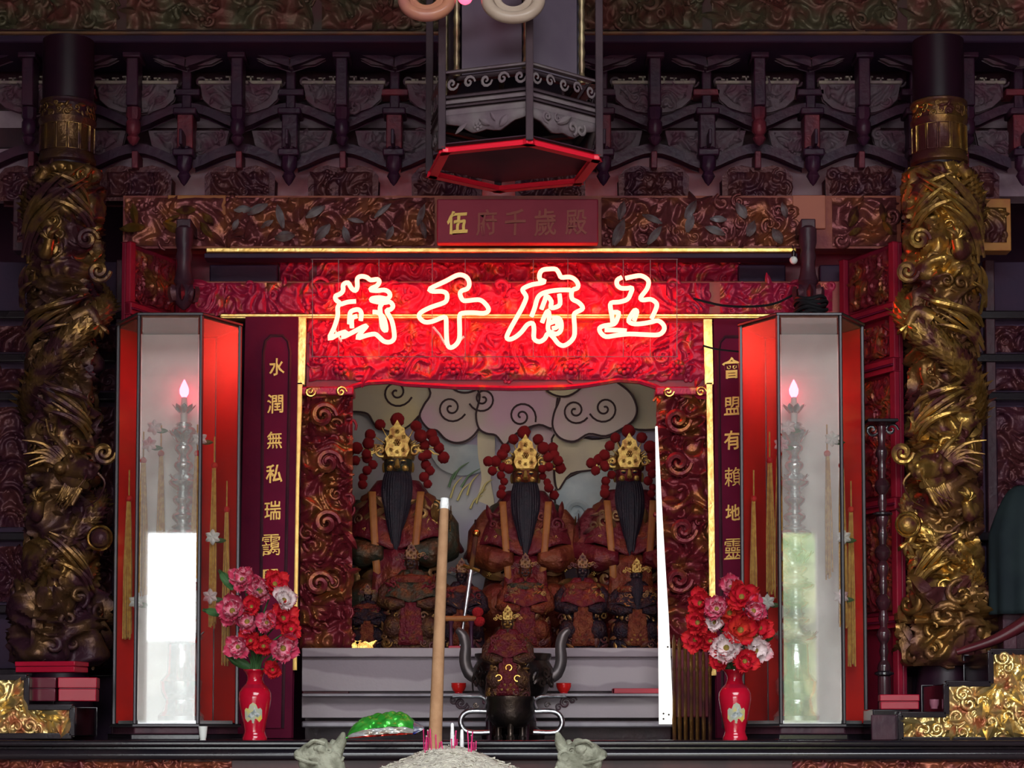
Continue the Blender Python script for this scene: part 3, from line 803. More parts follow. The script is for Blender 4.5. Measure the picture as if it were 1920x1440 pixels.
couplet('left', [(446, 1382), (545, 1382), (558, 596), (462, 596)],
        [(487, 1365), (530, 1365), (544, 660), (540, 640), (530, 630), (508, 630), (498, 640), (494, 660)],
        [('水', 519, 688, 34), ('潤', 516, 757, 36), ('無', 515, 825, 33), ('私', 514, 888, 36), ('瑞', 511, 957, 36), ('靄', 508, 1022, 40), ('同', 507, 1084, 34)])
couplet('right', [(1346, 1382), (1440, 1382), (1436, 600), (1340, 600)],
        [(1356, 1365), (1408, 1365), (1404, 655), (1400, 640), (1388, 632), (1360, 632), (1350, 642), (1347, 660)],
        [('會', 1372, 690, 42), ('盟', 1373, 761, 36), ('有', 1373, 825, 36), ('賴', 1374, 894, 36), ('地', 1374, 961, 32), ('靈', 1375, 1029, 40), ('欽', 1378, 1098, 34)])

# ================================================================== NEON SIGN
yN = 8.20; pN = PX(yN)
def zpts(P, ox, oy, s=8.0): return [(ox + a / s, oy + b / s) for a, b in P]
NE = {}
NE['歲'] = [(zpts([(140,1160),(210,1000),(265,820),(265,690),(300,630),(240,580),(235,520),(300,490),(345,440),(350,350),(420,320),(470,400),(530,440),(560,380),(560,260),(620,225),(700,240),(760,280),(860,270),(890,310),(850,370),(780,400),(760,430),(860,440),(960,430),(1030,460),(1050,520),(1000,560),(900,545),(790,555),(770,585),(860,610),(960,620),(1050,610),(1095,670),(1060,720),(1000,740),(1040,820),(1080,900),(1110,1050),(1110,1160),(1050,1210),(960,1200),(880,1130),(820,1090),(700,1110),(560,1150),(640,1040),(700,970),(640,985),(480,1070),(330,1140),(400,1060),(300,1080)], 600, 490), True),
    (zpts([(310,645),(420,610),(540,600)], 600, 490), False),
    (zpts([(440,940),(450,780),(500,735),(580,725),(620,780),(610,890)], 600, 490), False),
    (zpts([(480,1000),(480,860),(560,820)], 600, 490), False),
    (zpts([(790,760),(870,770),(950,840),(985,950),(990,1040),(940,1000),(920,880),(900,700),(930,640)], 600, 490), False)]
NE['千'] = [(zpts([(290,410),(520,300),(680,215),(770,205),(850,250),(880,340),(850,410),(770,440),(740,490),(780,580),(850,590),(1000,575),(1080,600),(1160,690),(1160,750),(1090,780),(940,770),(800,775),(735,810),(735,1000),(730,1160),(680,1250),(600,1295),(550,1240),(535,1050),(530,860),(480,840),(330,900),(210,910),(130,840),(150,770),(300,690),(500,620),(545,560),(535,480),(460,450),(330,450)], 770, 490), True)]
NE['府'] = [(zpts([(380,400),(500,350),(640,325),(690,300),(620,270),(615,190),(660,130),(760,115),(860,120),(910,190),(940,240),(1060,235),(1140,270),(1190,340),(1180,400),(1110,430),(1090,500),(1110,570),(1190,610),(1250,670),(1250,720),(1140,780),(1130,860),(1140,1000),(1130,1130),(1060,1220),(970,1265),(890,1230),(820,1140),(740,1080),(690,1160),(610,1205),(530,1160),(530,1020),(510,930),(430,950),(350,1050),(260,1130),(170,1170),(120,1140),(170,1020),(260,860),(350,700),(410,560),(400,500),(360,440)], 935, 490), True),
    (zpts([(490,830),(540,700),(580,560),(640,490),(760,450),(920,430),(1080,430)], 935, 490), False),
    (zpts([(640,720),(690,590),(720,520),(790,600),(780,690),(850,690),(920,640),(910,490)], 935, 490), False),
    (zpts([(650,920),(690,820),(740,740),(760,840),(740,980),(760,1050),(860,1090),(930,1040),(940,930),(900,850),(800,850)], 935, 490), False),
    (zpts([(760,930),(860,900),(880,980),(800,1010)], 935, 490), False)]
NE['五'] = [(zpts([(540,255),(650,230),(770,215),(860,260),(890,320),(860,420),(770,540),(800,580),(920,570),(1000,620),(1010,680),(970,780),(930,860)], 1105, 490), False),
    (zpts([(490,240),(420,280),(415,350),(470,400),(560,405),(640,400),(620,480),(570,570),(450,610),(325,625),(320,720),(340,830),(350,930)], 1105, 490), False),
    (zpts([(360,765),(440,770),(420,860),(370,940),(230,965),(155,1000),(170,1070),(250,1130),(400,1110),(600,1090),(850,1100),(1040,1100),(1120,1030),(1110,950),(1030,890),(930,910),(820,930),(680,940),(590,900),(620,820),(680,735),(715,760),(670,890)], 1105, 490), False),
    (zpts([(230,1030),(420,1032),(560,1042)], 1105, 490), False)]
neon_m = mat('neon_gas', (.9, .2, .1), None, 5, .3, emit=(1.0, .060, .040), estr=19.0)
wire_m = mat('wire_pale', (.16, .13, .13), None, 5, .45, .3)
t = thing('neon_sign', 'glowing red neon sign with four characters on a thin wire frame', 'neon sign', (WX(930, yN), yN, WZ(668, yN)))
for ch, paths in NE.items():
    q = MB()
    for P, closed in paths:
        pts = [(WX(a, yN, b), yN, WZ(b, yN)) for a, b in smooth_path(P, closed, 3)]
        q.tube(pts, 4.4 * pN, 8, closed=closed)
    o = q.build('neon_character', neon_m, t); o['label'] = 'glowing neon tube bent into the outline of a character'
for a in (585, 634, 710, 810, 872, 1000, 1065, 1169, 1220, 1270):
    MB().tube([(WX(a, yN, 483), yN + .02, WZ(483, yN)), (WX(a, yN, 668), yN + .02, WZ(668, yN))], .0016, 5).build('wire', wire_m, t)
for b in (484, 667):
    MB().tube([(WX(582, yN, b), yN + .02, WZ(b, yN)), (WX(1272, yN, b), yN + .02, WZ(b, yN))], .0016, 5).build('wire', wire_m, t)
for pts in ([(812, 612), (824, 626), (835, 645)], [(870, 630), (862, 638)], [(626, 1000 / 8 + 490), (640, 640)]):
    MB().tube([(WX(a, yN, b), yN + .012, WZ(b, yN)) for a, b in pts], .005, 6).build('tube_support', G['white_plastic'], t)

# cables
def cable(pts, y, r, label):
    P = smooth_path([(WX(a, y, b), y, WZ(b, y)) for a, b in pts], False, 5)
    return tag(MB().tube(P, r, 6).build('cable', G['cable_black'], None), label, 'cable')
cable([(1318, 648), (1345, 655), (1392, 660)], 8.1, .004, 'thin black cable crossing the top of the right couplet board')
cable([(1300, 560), (1350, 572), (1400, 575), (1450, 570), (1490, 552), (1520, 540)], 8.16, .005, 'black cable sagging along the crossbeam to the right lamp')

# dark pendants that hang from the frieze at both ends
def pendant(cx, which):
    Y = 8.12; x = WX(cx, Y, 500); p = PX(Y)
    t = thing('hanging_pendant', 'dark carved pendant hanging from the frieze above the %s lamp' % which, 'pendant', (x, Y, WZ(580, Y)))
    zz = lambda b: WZ(b, Y)
    MB().lathe([(.001, zz(582)), (10 * p, zz(576)), (20 * p, zz(562)), (22 * p, zz(548)), (15 * p, zz(536)), (20 * p, zz(528)), (16 * p, zz(516)), (13 * p, zz(495)), (16 * p, zz(480)), (13 * p, zz(470)), (17 * p, zz(455)), (17 * p, zz(430)), (12 * p, zz(425))], 12, (x, Y, 0)).build('turned_post', G['dark_wood'], t)
    MB().box(x - 14 * p, x + 14 * p, Y - .02, 8.29, zz(432), zz(412)).build('arm', G['dark_wood'], t, bevel=.005)
    for k in range(8):
        a = 2 * pi * k / 8
        q = leaf(30 * p, 14 * p, .3); w = MB()
        w.add([(x + (u * math.cos(a) - (18 * p + d) * math.sin(a)), Y + (u * math.sin(a) + (18 * p + d) * math.cos(a)), zz(555) + v) for u, v, d in q.v], q.f)
        w.build('petal', G['bracket_carving'], t)
pendant(345, 'left'); pendant(1515, 'right')

# ================================================================== THE NICHE: mural, floor, walls
ZT = WZ(1215, 8.34)      # top of the shrine table
YM = 9.36
nx0, nx1 = WX(600, YM, 950), WX(1290, YM, 950)
struct(MB().box(nx0 - .1, nx0, YS + .1, YM, ZT, WZ(590, YS)).build('wall_niche_left', G['deep_red'], smooth=False))
struct(MB().box(nx1, nx1 + .1, YS + .1, YM, ZT, WZ(590, YS)).build('wall_niche_right', G['deep_red'], smooth=False))
struct(MB().box(nx0 - .1, nx1 + .1, YS + .12, YM, WZ(640, YM) + .1, WZ(640, YM) + .14).build('ceiling_niche', G['beam_dark'], smooth=False))
mur = thing('cloud_mural', 'painted relief mural of curling clouds, waves and grass behind the statues', 'mural', (0, YM, ZT))
MB().box(nx0, nx1, YM, YM + .05, ZT - .05, WZ(640, YM) + .1).build('ground', G['mural_ground'], mur, smooth=False)
def mp(P): return [(WX(a, YM, b), WZ(b, YM)) for a, b in P]
def cloud(P, yo, mt, line=True, closed=True):
    S = smooth_path(P, True, 4)
    Q = mp(S)
    o = MB().prism(Q, YM - yo, YM - yo + .016).build('cloud', G[mt], mur, bevel=.005)
    if line: MB().tube([(x, YM - yo - .001, z) for x, z in Q], .0052, 6, closed=True).build('outline', G['cloud_line'], o)
    return o
def spiral(cx, cy, R, turns, yo, mt='cloud_line', r=.0042, hand=1, ph=0.0, par=None):
    pts = []
    for i in range(34):
        t_ = i / 33; q = R * (1 - .92 * t_ ** .8); a = ph + hand * 2 * pi * turns * t_
        x, z = W(cx + q * math.cos(a), cy + q * math.sin(a), YM); pts.append((x, YM - yo, z))
    MB().tube(pts, r, 6).build('spiral', G[mt], par or mur)
cloud([(1110,690),(1180,690),(1260,700),(1262,800),(1232,806),(1185,805),(1140,780)], .020, 'olive_cloud')
cloud([(640,690),(800,690),(812,735),(806,765),(787,781),(768,800),(742,812),(716,806),(702,796),(690,778),(664,774),(640,776)], .030, 'olive_cloud')
cloud([(800,700),(880,690),(905,715),(912,770),(898,806),(880,826),(857,833),(836,826),(820,810),(803,806),(788,784),(796,762),(808,740)], .045, 'mauve_cloud')
cloud([(890,700),(1010,695),(1045,715),(1042,770),(1036,806),(1010,800),(975,812),(958,826),(946,838),(930,820),(912,816),(898,806),(893,780),(900,745)], .06, 'mauve_cloud')
cloud([(1040,700),(1110,690),(1150,718),(1180,742),(1192,770),(1186,792),(1165,808),(1134,822),(1103,818),(1076,832),(1050,826),(1036,806),(1038,780),(1050,745)], .075, 'mauve_cloud')
cloud([(830,690),(915,690),(912,720),(885,738),(860,738),(840,722)], .055, 'wave_grey')
cloud([(1012,690),(1100,690),(1095,725),(1065,748),(1035,745),(1015,725)], .085, 'olive_cloud')
for cx, cy, R, hand, yo, ph in ((744, 738, 27, 1, .034, .3), (846, 768, 26, 1, .049, .4), (906, 752, 24, -1, .064, 2.8), (977, 784, 26, -1, .064, .4), (1077, 775, 24, 1, .079, .5), (1132, 771, 26, -1, .079, 2.8)):
    spiral(cx, cy, R * 1.12, 1.75, yo, hand=hand, ph=ph, r=.0048)
cloud([(900,800),(922,802),(926,850),(918,900),(925,950),(910,1000),(895,950),(905,900),(898,850)], .018, 'mural_tan', False)
cloud([(1000,800),(1036,800),(1048,850),(1040,900),(1050,940),(1020,990),(1000,900)], .018, 'mauve_cloud', False)
cloud([(1040,815),(1110,825),(1150,822),(1160,850),(1120,880),(1070,890),(1045,920),(1038,870)], .030, 'mural_tan')
cloud([(800,815),(850,835),(900,840),(905,880),(860,890),(820,870)], .016, 'wave_grey', False)
cloud([(1040,930),(1060,900),(1110,880),(1160,885),(1190,920),(1190,1000),(1130,1010),(1060,1005)], .022, 'wave_grey')
cloud([(820,960),(870,940),(925,960),(935,1040),(870,1080),(815,1050)], .02, 'mural_ground', False)
spiral(1078, 962, 34, 1.4, .030, 'wave_grey', .016, -1, 2.2)
spiral(1078, 962, 41, 1.1, .026, 'cloud_line', .006, -1, 2.2)
for k, (a, b, c, d) in enumerate(((845, 935, 868, 895), (858, 940, 885, 905), (876, 930, 898, 890), (893, 945, 912, 918), (903, 925, 925, 900), (865, 915, 900, 880), (882, 955, 905, 930), (842, 915, 862, 880), (850, 900, 880, 868))):
    P = smooth_path([(WX(a, YM, b), YM - .03, WZ(b, YM)), (WX((a + c) / 2 - 3, YM, (b + d) / 2), YM - .034, WZ((b + d) / 2 - 4, YM)), (WX(c, YM, d), YM - .03, WZ(d, YM))], False, 4)
    MB().tube(P, [.006, .006, .005, .005, .004, .004, .003, .002, .001][:len(P)], 5).build('grass_blade', G['grass_yellow'] if k < 5 or k == 6 else G['grass_green'], mur)

# unseen tube added behind the valance to brighten the mural and statues
yt = 8.50; zt_ = WZ(655, yt)
t = thing('added_niche_lamp', 'unseen white tube added behind the red valance to brighten the mural and statues', 'lamp', (0, yt, zt_))
x0_, x1_ = WX(700, yt), WX(1200, yt)
MB().tube([(x0_, yt, zt_), (x1_, yt, zt_)], .013, 12).build('tube', mat('added_tube_glow', (.9, .9, .85), None, 5, .4, emit=(1, .93, .82), estr=22.0), t)
MB().box(x0_ - .03, x1_ + .03, yt - .03, yt - .016, zt_ - .02, zt_ + .03).build('added_reflector', G['beam_dark'], t, bevel=.003)
for xx in (x0_, x1_): MB().box(xx - .012, xx + .012, yt - .03, yt + .015, zt_ - .016, zt_ + .016).build('added_socket', G['white_plastic'], t, bevel=.003)
MB().box(x0_ - .02, x1_ + .02, YS + .05, yt - .03, zt_ + .02, zt_ + .03).build('bracket', G['beam_dark'], t)

# ================================================================== SHRINE TABLE
t = thing('shrine_table', 'grey shrine table with stepped front carrying the statues', 'table', (WX(912, 8.34), 8.34, 0))
def tb(name, x0, x1, y0, y1, p0, p1, Y, mt, bev=.004):
    return MB().box(WX(x0, Y, 1280), WX(x1, Y, 1280), y0, y1, WZ(p0, Y), WZ(p1, Y)).build(name, mt, t, bevel=bev)
tb('top_board', 566, 1262, 8.33, YM, 1232, 1215, 8.34, G['grey_board'])
tb('upper_apron', 566, 1262, 8.36, 8.42, 1296, 1232, 8.36, G['grey_board'], .002)
tb('ledge', 566, 1262, 8.18, 8.44, 1306, 1300, 8.18, G['grey_edge'], .003)
tb('lower_apron', 566, 1262, 8.25, 8.30, 1346, 1306, 8.25, G['grey_board'], .002)
tb('foot_rail', 566, 1262, 8.16, 8.36, 1364, 1352, 8.16, G['grey_edge'], .006)
MB().box(WX(575, 8.4), WX(1255, 8.4), 8.4, 9.3, 0, WZ(1240, 8.4)).build('carcass', G['dark_wood'], t, smooth=False)
for sg in (-1, 1):          # scrolled corner brackets with pierced leaf work
    c = 962 + sg * 98
    q = MB()
    for dx, dy, r in ((0, 1318, 12), (sg * 14, 1313, 8), (-sg * 12, 1326, 8)):
        s_ = scroll(r * PX(8.24), 1.4, .25, sg, 16); xx, zz = W(c + dx, dy, 8.24); q.add([(xx + u, 8.25 - d * .6, zz + v) for u, v, d in s_.v], s_.f)
    q.build('scroll_bracket', G['dark_wood'], t)
# ================================================================== FRONT ALTAR TABLE
ZA = WZ(1388, 7.3)        # table top
t = thing('altar_table', 'long black lacquered altar table across the foreground', 'table', (0, 7.7, 0))
MB().box(-2.6, 2.6, 7.30, 7.78, ZA - .022, ZA).build('table_top', G['black_lacquer'], t, bevel=.008)
MB().box(-1.33, 1.33, 7.78, 8.155, ZA - .022, ZA).build('rear_top', G['black_lacquer'], t, bevel=.002)
MB().box(-2.6, 2.6, 7.335, 7.76, ZA - .034, ZA - .022).build('waist', G['black_lacquer'], t, bevel=.003)
MB().tube([(-2.6, 7.33, ZA - .052), (2.6, 7.33, ZA - .052)], .020, 16).build('front_moulding', G['black_lacquer'], t)
MB().box(-2.6, 2.6, 7.35, 7.75, ZA - .20, ZA - .06).build('apron', mat('apron_dark', (.035, .012, .014), (.06, .016, .016), 8, .35), t, bevel=.004)
for sg in (-1, 1):
    carved_on(t, 'apron_carving', min(sg * 1.0, sg * 2.1), max(sg * 1.0, sg * 2.1), ZA - .19, ZA - .075, 7.35, .05, 1200 + sg, mat('apron_gilt', (.22, .06, .03), (.10, .02, .02), 12, .35, .4), 1.2)
for x in (-2.4, -.8, .8, 2.4):
    MB().box(x - .05, x + .05, 7.36, 7.46, 0, ZA - .18).build('leg', G['black_lacquer'], t, bevel=.006)
    MB().box(x - .05, x + .05, 7.65, 7.75, 0, ZA - .18).build('leg', G['black_lacquer'], t, bevel=.006)

# ================================================================== GLASS LAMP CABINETS
GL = dusty_glass('dusty_glass', .13, .10)
GLS = glass_mat('smeared_glass', (.95, .95, .94), .008, .3)
def lamp_cabinet(cxp, which, bulb_px):
    Y = 7.55; p = PX(Y); s = 118 * p
    cx = WX(cxp, Y, 970); cy = Y + s * .866; zb = ZA; z0 = WZ(1357, Y); z1 = WZ(592, Y)
    t = thing('lamp_cabinet', 'tall six sided glass lamp cabinet with red side panels, %s one' % which, 'lamp', (cx, cy, zb))
    hexa = lambda r: [(cx + r * math.cos(pi / 3 * k), cy + r * math.sin(pi / 3 * k)) for k in range(6)]
    H = hexa(s)
    MB().zprism(hexa(s * 1.10), zb, zb + .022).build('plinth', G['black_lacquer'], t, bevel=.004)
    MB().zprism(hexa(s * 1.02), zb + .022, z0 - .012).build('base', G['dark_wood'], t, bevel=.004)
    MB().zprism(hexa(s * 1.07), z0 - .012, z0).build('base_rim', G['lamp_frame'], t, bevel=.003)
    MB().zprism(hexa(s * 1.05), z1, z1 + .010).build('roof', G['lamp_frame'], t, bevel=.002)
    MB().zprism(hexa(s * .97), z1 - .006, z1).build('roof_lining', mat('lining', (.22, .10, .07), (.16, .08, .05), 5, .6), t)
    for x, y in H:
        a = math.atan2(y - cy, x - cx)
        q = MB().lathe([(.0075, z0), (.0075, z1)], 6, (x, y, 0)); q.build('post', G['lamp_frame'], t)
    def pane(name, i, j, mt, inset, th, fr0=0.012):
        ax, ay = H[i]; bx, by = H[j]
        k = 1 - inset / s
        ax, ay, bx, by = cx + (ax - cx) * k, cy + (ay - cy) * k, cx + (bx - cx) * k, cy + (by - cy) * k
        dx, dy = bx - ax, by - ay; ln = math.hypot(dx, dy); dx /= ln; dy /= ln; nx, ny = dy, -dx
        q = MB().zprism([(ax + dx * fr0, ay + dy * fr0), (bx - dx * fr0, by - dy * fr0), (bx - dx * fr0 + nx * th, by - dy * fr0 + ny * th), (ax + dx * fr0 + nx * th, ay + dy * fr0 + ny * th)], z0 + .004, z1 - .008)
        return q.build(name, mt, t, smooth=False)
    # vertices: 0 right, 1 back right, 2 back left, 3 left, 4 front left, 5 front right
    pane('front_pane', 4, 5, GL, 0, 0.0015); pane('side_pane', 5, 0, GLS, 0, .0015); pane('side_pane', 3, 4, GLS, 0, .0015)
    pane('red_panel', 1, 2, G['lamp_red'], .004, .004, 0)
    Yp = cy + .105; xp = WX(cxp, Yp, 970); hw = 60 * PX(Yp)
    MB().box(xp - hw, xp + hw, Yp, Yp + .006, z0 + .012, z1 - .01).build('backing_plate', G['lamp_back'], t, bevel=.002)
    pane('red_panel', 0, 1, G['lamp_red'], .004, .004, 0); pane('red_panel', 2, 3, G['lamp_red'], .004, .004, 0)
    MB().zprism(hexa(s * .93), z0, z0 + .012).build('floor_plate', mat('plate_white', (.7, .7, .72), (.5, .5, .5), 8, .3, .5), t)
    # glass beads of the front frame
    for x, y in (H[4], H[5]):
        MB().box(x - .004, x + .004, y - .010, y - .006, z0, z1).build('frame_bead', G['lamp_frame'], t, bevel=.001)
    return t, cx, cy, z0, z1, s, p
def lotus_lamp(cx, cy, z0, z1, which, dx):
    """silver many-tiered lamp standing inside the cabinet, red bulb on top"""
    Y = cy; t = thing('lotus_lamp', 'silver tiered lotus lamp with red bulb inside the %s glass cabinet' % which, 'lamp', (cx + dx, cy, z0 + .012))
    x = cx + dx; zz = lambda b: W(960, b, Y)[1]
    prof = [(.085, z0 + .012), (.088, z0 + .03), (.07, z0 + .05), (.06, z0 + .09), (.075, z0 + .12), (.08, z0 + .16), (.055, z0 + .19), (.05, z0 + .30)]
    MB().lathe(prof, 24, (x, Y, 0)).build('foot', G['silver'], t)
    za = z0 + .30; n = 13; zt = zz(790)
    prof = []
    for k in range(n):
        a = za + (zt - za) * k / n; h = (zt - za) / n; r = (.066 - .030 * k / n) * (1.18 if k % 3 == 0 else .82)
        prof += [(r * .55, a), (r * .7, a + h * .1), (r, a + h * .3), (r * 1.05, a + h * .45), (r * .9, a + h * .6), (r * .6, a + h * .7), (r * .72, a + h * .8), (r * .6, a + h * .9)]
    MB().lathe(prof, 24, (x, Y, 0)).build('stem', G['silver'], t)
    for zc, R, k in ((zz(1215), .085, 12), (zz(1060), .07, 10), (zz(910), .055, 10), (zz(830), .06, 10), (zz(775), .045, 9)):
        for i in range(k):          # petals of each lotus tier
            a = 2 * pi * i / k; q = leaf(R * 1.1, R * .55, .55); w = MB()
            w.add([(x + math.cos(a) * (R * .42 + (v + R * .4) * .55) - math.sin(a) * u, Y + math.sin(a) * (R * .42 + (v + R * .4) * .55) + math.cos(a) * u, zc + (v + R * .4) * .62 + d * .2) for u, v, d in q.v], q.f)
            w.build('lotus_petal', G['silver'], t)
    MB().lathe([(.012, zt - .02), (.014, zt + .05), (.010, zz(745))], 12, (x, Y, 0)).build('candle', mat('candle_white', (.8, .75, .72), None, 5, .4), t)
    o = MB().lathe([(.008, zz(746)), (.017, zz(738)), (.018, zz(730)), (.012, zz(722)), (.002, zz(712))], 14, (x, Y, 0)).build('red_bulb', mat('bulb_red', (.9, .1, .1), None, 5, .3, emit=(1, .06, .12), estr=22.0), t)
    o['label'] = 'glowing red flame shaped bulb'
    return t
def tassel(x, y, ztop, zbot, label, w=.016):
    t = thing('tassel', label, 'tassel', (x, y, zbot), group='yellow tassels in the lamp cabinets')
    MB().lathe([(.003, ztop + .12), (.003, ztop + .02)], 6, (x, y, 0)).build('cord', G['tassel_yellow'], t)
    MB().ball((x, y, ztop + .01), .013, 10, 7).build('knot', G['petal_orange'], t)
    q = MB(); rg = random.Random(int(x * 1000))
    for k in range(16):
        a = rg.uniform(0, 2 * pi); d = rg.uniform(.2, 1) * w
        q.tube([(x + d * .4 * math.cos(a), y + d * .4 * math.sin(a), ztop), (x + d * math.cos(a), y + d * math.sin(a), (ztop + zbot) / 2), (x + d * 1.1 * math.cos(a), y + d * 1.1 * math.sin(a), zbot + rg.uniform(0, .03))], .0035, 5)
    q.build('fringe', G['tassel_yellow'], t)
def cabinet_flower(x, y, z, label, c):
    t = thing('glass_flower', label, 'flower', (x, y, z), group='small flowers in the lamp cabinets')
    rg = random.Random(int(abs(x * 999)) + int(z * 77))
    for k in range(6):
        a = 2 * pi * k / 6
        q = leaf(.03, .02, .4); w = MB(); w.add([(x + (u * math.cos(a) - (v + .012) * math.sin(a)), y - d * .8, z + (u * math.sin(a) + (v + .012) * math.cos(a))) for u, v, d in q.v], q.f)
        w.build('petal', c, t)
    q = leaf(.05, .02, .3); w = MB(); w.add([(x + v + .02, y + .006 - d * .3, z + u - .012) for u, v, d in q.v], q.f); w.build('leaf', G['leaf_green'], t)
for which, cxp in (('left', 316), ('right', 1520)):
    t, cx, cy, z0, z1, s, p = lamp_cabinet(cxp, which, 0)
    lotus_lamp(cx, cy + .02, z0, z1, which, .018 if which == 'left' else -.028)
    for k, (ux, uy, zt, zb) in enumerate(((.62, -.15, 880, 1180), (-.55, -.1, 870, 1120), (.36, -.30, 860, 1090), (-.34, .35, 850, 1130), (.80, .05, 960, 1250), (-.80, .02, 940, 1200))):
        tassel(cx + ux * s, cy + uy * s, W(960, zt, cy)[1], W(960, zb, cy)[1], 'yellow tassel hanging inside the %s lamp cabinet, %s one' % (which, ORD[k]), .017)
    for k, (ux, uy, b) in enumerate(((.42, -.42, 830), (-.40, -.40, 840), (.62, -.25, 1010), (.58, -.2, 1120), (-.62, -.2, 1130), (-.30, -.5, 810))):
        cabinet_flower(cx + ux * s, cy + uy * s, W(960, b, cy)[1], 'small pale silk flower inside the %s lamp cabinet, %s one' % (which, ORD[k]), G['petal_white'] if k % 2 else G['white_plastic'])
yc_ = 7.6
x, z = W(380, 1355, yc_)
t = thing('small_cup', 'tiny white cup beside the foot of the left lamp cabinet', 'cup', (x, 7.46, ZA))
MB().lathe([(.010, ZA), (.013, ZA + .012), (.017, ZA + .05), (.015, ZA + .05), (.011, ZA + .014), (.0, ZA + .013)], 16, (x + .018, 7.49, 0)).build('bowl', G['white_plastic'], t)
MB().lathe([(.012, ZA), (.009, ZA + .004)], 16, (x + .018, 7.49, 0)).build('foot', G['white_plastic'], t)
# coiled cable and a round bulb on top of the right cabinet
x, zt_ = WX(1520, 7.75, 560), WZ(585, 7.6) + .012
t = thing('cable_coil', 'coil of black cable lying on top of the right lamp cabinet', 'cable', (x, 7.75, zt_))
for k in range(5):
    P = [(x + (.055 + .006 * (k % 2)) * math.cos(a), 7.75 + (.05 + .004 * (k % 3)) * math.sin(a), zt_ + .010 + .014 * k + .006 * math.sin(3 * a + k)) for a in [2 * pi * i / 28 for i in range(28)]]
    MB().tube(P, .007, 6, closed=True).build('loop', G['cable_black'], t)
x, z = W(1488, 488, 8.05)
t = thing('round_bulb', 'small round white bulb hanging above the right lamp cabinet', 'bulb', (x, 8.05, z - .015))
MB().ball((x, 8.05, z), .016, 16, 10).build('globe', G['white_plastic'], t); MB().lathe([(.008, z + .012), (.009, z + .035), (.004, z + .04)], 12, (x, 8.05, 0)).build('cap', G['bronze'], t)
MB().tube([(x, 8.05, z + .04), (x, 8.08, WZ(462, 8.1))], .002, 5).build('cord', G['cable_black'], t)

# ================================================================== VASES AND FLOWERS
def vase(cxp, which):
    Y = 7.42; p = PX(Y); cx = WX(cxp, Y, 1320)
    t = thing('flower_vase', 'glossy red porcelain vase with painted crane medallion, %s of the altar' % which, 'vase', (cx, Y, ZA))
    H = 132 * p
    pr = [(23, 0), (23.5, 4), (21, 9), (19, 16), (22, 32), (27, 56), (30.5, 76), (30, 88), (25, 97), (18, 104), (14.5, 112), (14.5, 119), (18, 126), (22, 130), (22, 132), (19, 131), (13, 124), (12, 110)]
    prof = [(r * p, ZA + h * p) for r, h in pr]
    MB().lathe(prof, 36, (cx, Y, 0)).build('body', mat('vase_glaze', (.50, .006, .026), (.44, .005, .022), 8, .13, 0, .02, 20, coat=.6), t)
    MB().lathe([(r + .0004, z) for r, z in prof[8:10]], 36, (cx, Y, 0)).build('shoulder_line', G['red_lacquer'], t)
    # medallion: a patch that follows the curve of the belly
    def rad(h):
        for (r0, h0), (r1, h1) in zip(pr, pr[1:]):
            if h0 <= h <= h1: return r0 + (r1 - r0) * (h - h0) / (h1 - h0 + 1e-9)
        return 20
    def patch(name, pts, off, mt):
        n = len(pts); V = []
        c = (sum(a for a, b in pts) / n, sum(b for a, b in pts) / n)
        K = 5
        for k in range(K + 1):
            for a, b in pts:
                u = c[0] + (a - c[0]) * k / K; h = c[1] + (b - c[1]) * k / K
                r = rad(h) * p + off; ang = u / rad(h)
                V.append((cx + r * math.sin(ang), Y - r * math.cos(ang), ZA + h * p))
        Fc = [(k * n + i, k * n + (i + 1) % n, (k + 1) * n + (i + 1) % n, (k + 1) * n + i) for k in range(K) for i in range(n)]
        return MB().add(V, Fc).build(name, mt, t)
    med = patch('medallion', [(-17, 56), (-17, 40), (-12, 34), (0, 31), (12, 34), (17, 40), (17, 56), (14, 60), (9, 58), (6, 66), (0, 70), (-6, 66), (-9, 58), (-14, 60)], .0006, mat('medallion', (.42, .44, .34), (.62, .52, .14), 26, .25, lo=.45, hi=.6))
    patch('painted_crane', [(-11, 44), (-4, 40), (3, 46), (8, 42), (13, 48), (6, 52), (3, 62), (0, 54), (-6, 50)], .0011, mat('crane_grey', (.55, .56, .55), (.20, .24, .24), 70, .3))
    patch('painted_yellow', [(8, 36), (15, 38), (15, 48), (10, 40)], .0012, mat('crane_yellow', (.7, .5, .08), None, 5, .3))
    return cx, Y, ZA + H
def petal_mesh(name, Ln, Wd, cup, mt):
    m = MB()
    def fn(u, v):
        w = Wd * (math.sin(pi * (0.12 + .80 * v)) ** .7) * (1 - .12 * (v > .85))
        x = (u - .5) * w; bend = cup * (v ** 1.5)
        ruf = .0035 * math.sin(u * 13 + Ln * 400) * v * v + .002 * math.sin(u * 29) * v ** 3
        return (x, v * Ln * math.cos(bend * .9) * (1 - .10 * math.cos(u * 2 * pi * 2) * v ** 4), v * Ln * math.sin(bend * .9) + 1.2 * x * x / max(Wd, .001) + ruf)
    m.grid(fn, 10, 7); me = m.mesh(name, mt); return me
PET = {}
for key in ('petal_pink', 'petal_red', 'petal_orange', 'petal_white'):
    PET[key] = (petal_mesh('petal', .052, .042, .75, G[key]), petal_mesh('petal', .04, .034, 1.15, G[key]))
eye_me = MB().ball((0, 0, .006), .009, 10, 6, (1, 1, .7)).mesh('eye', G['flower_eye'])
LEAF_ME = petal_mesh('leaf', .085, .034, .5, G['leaf_green'])
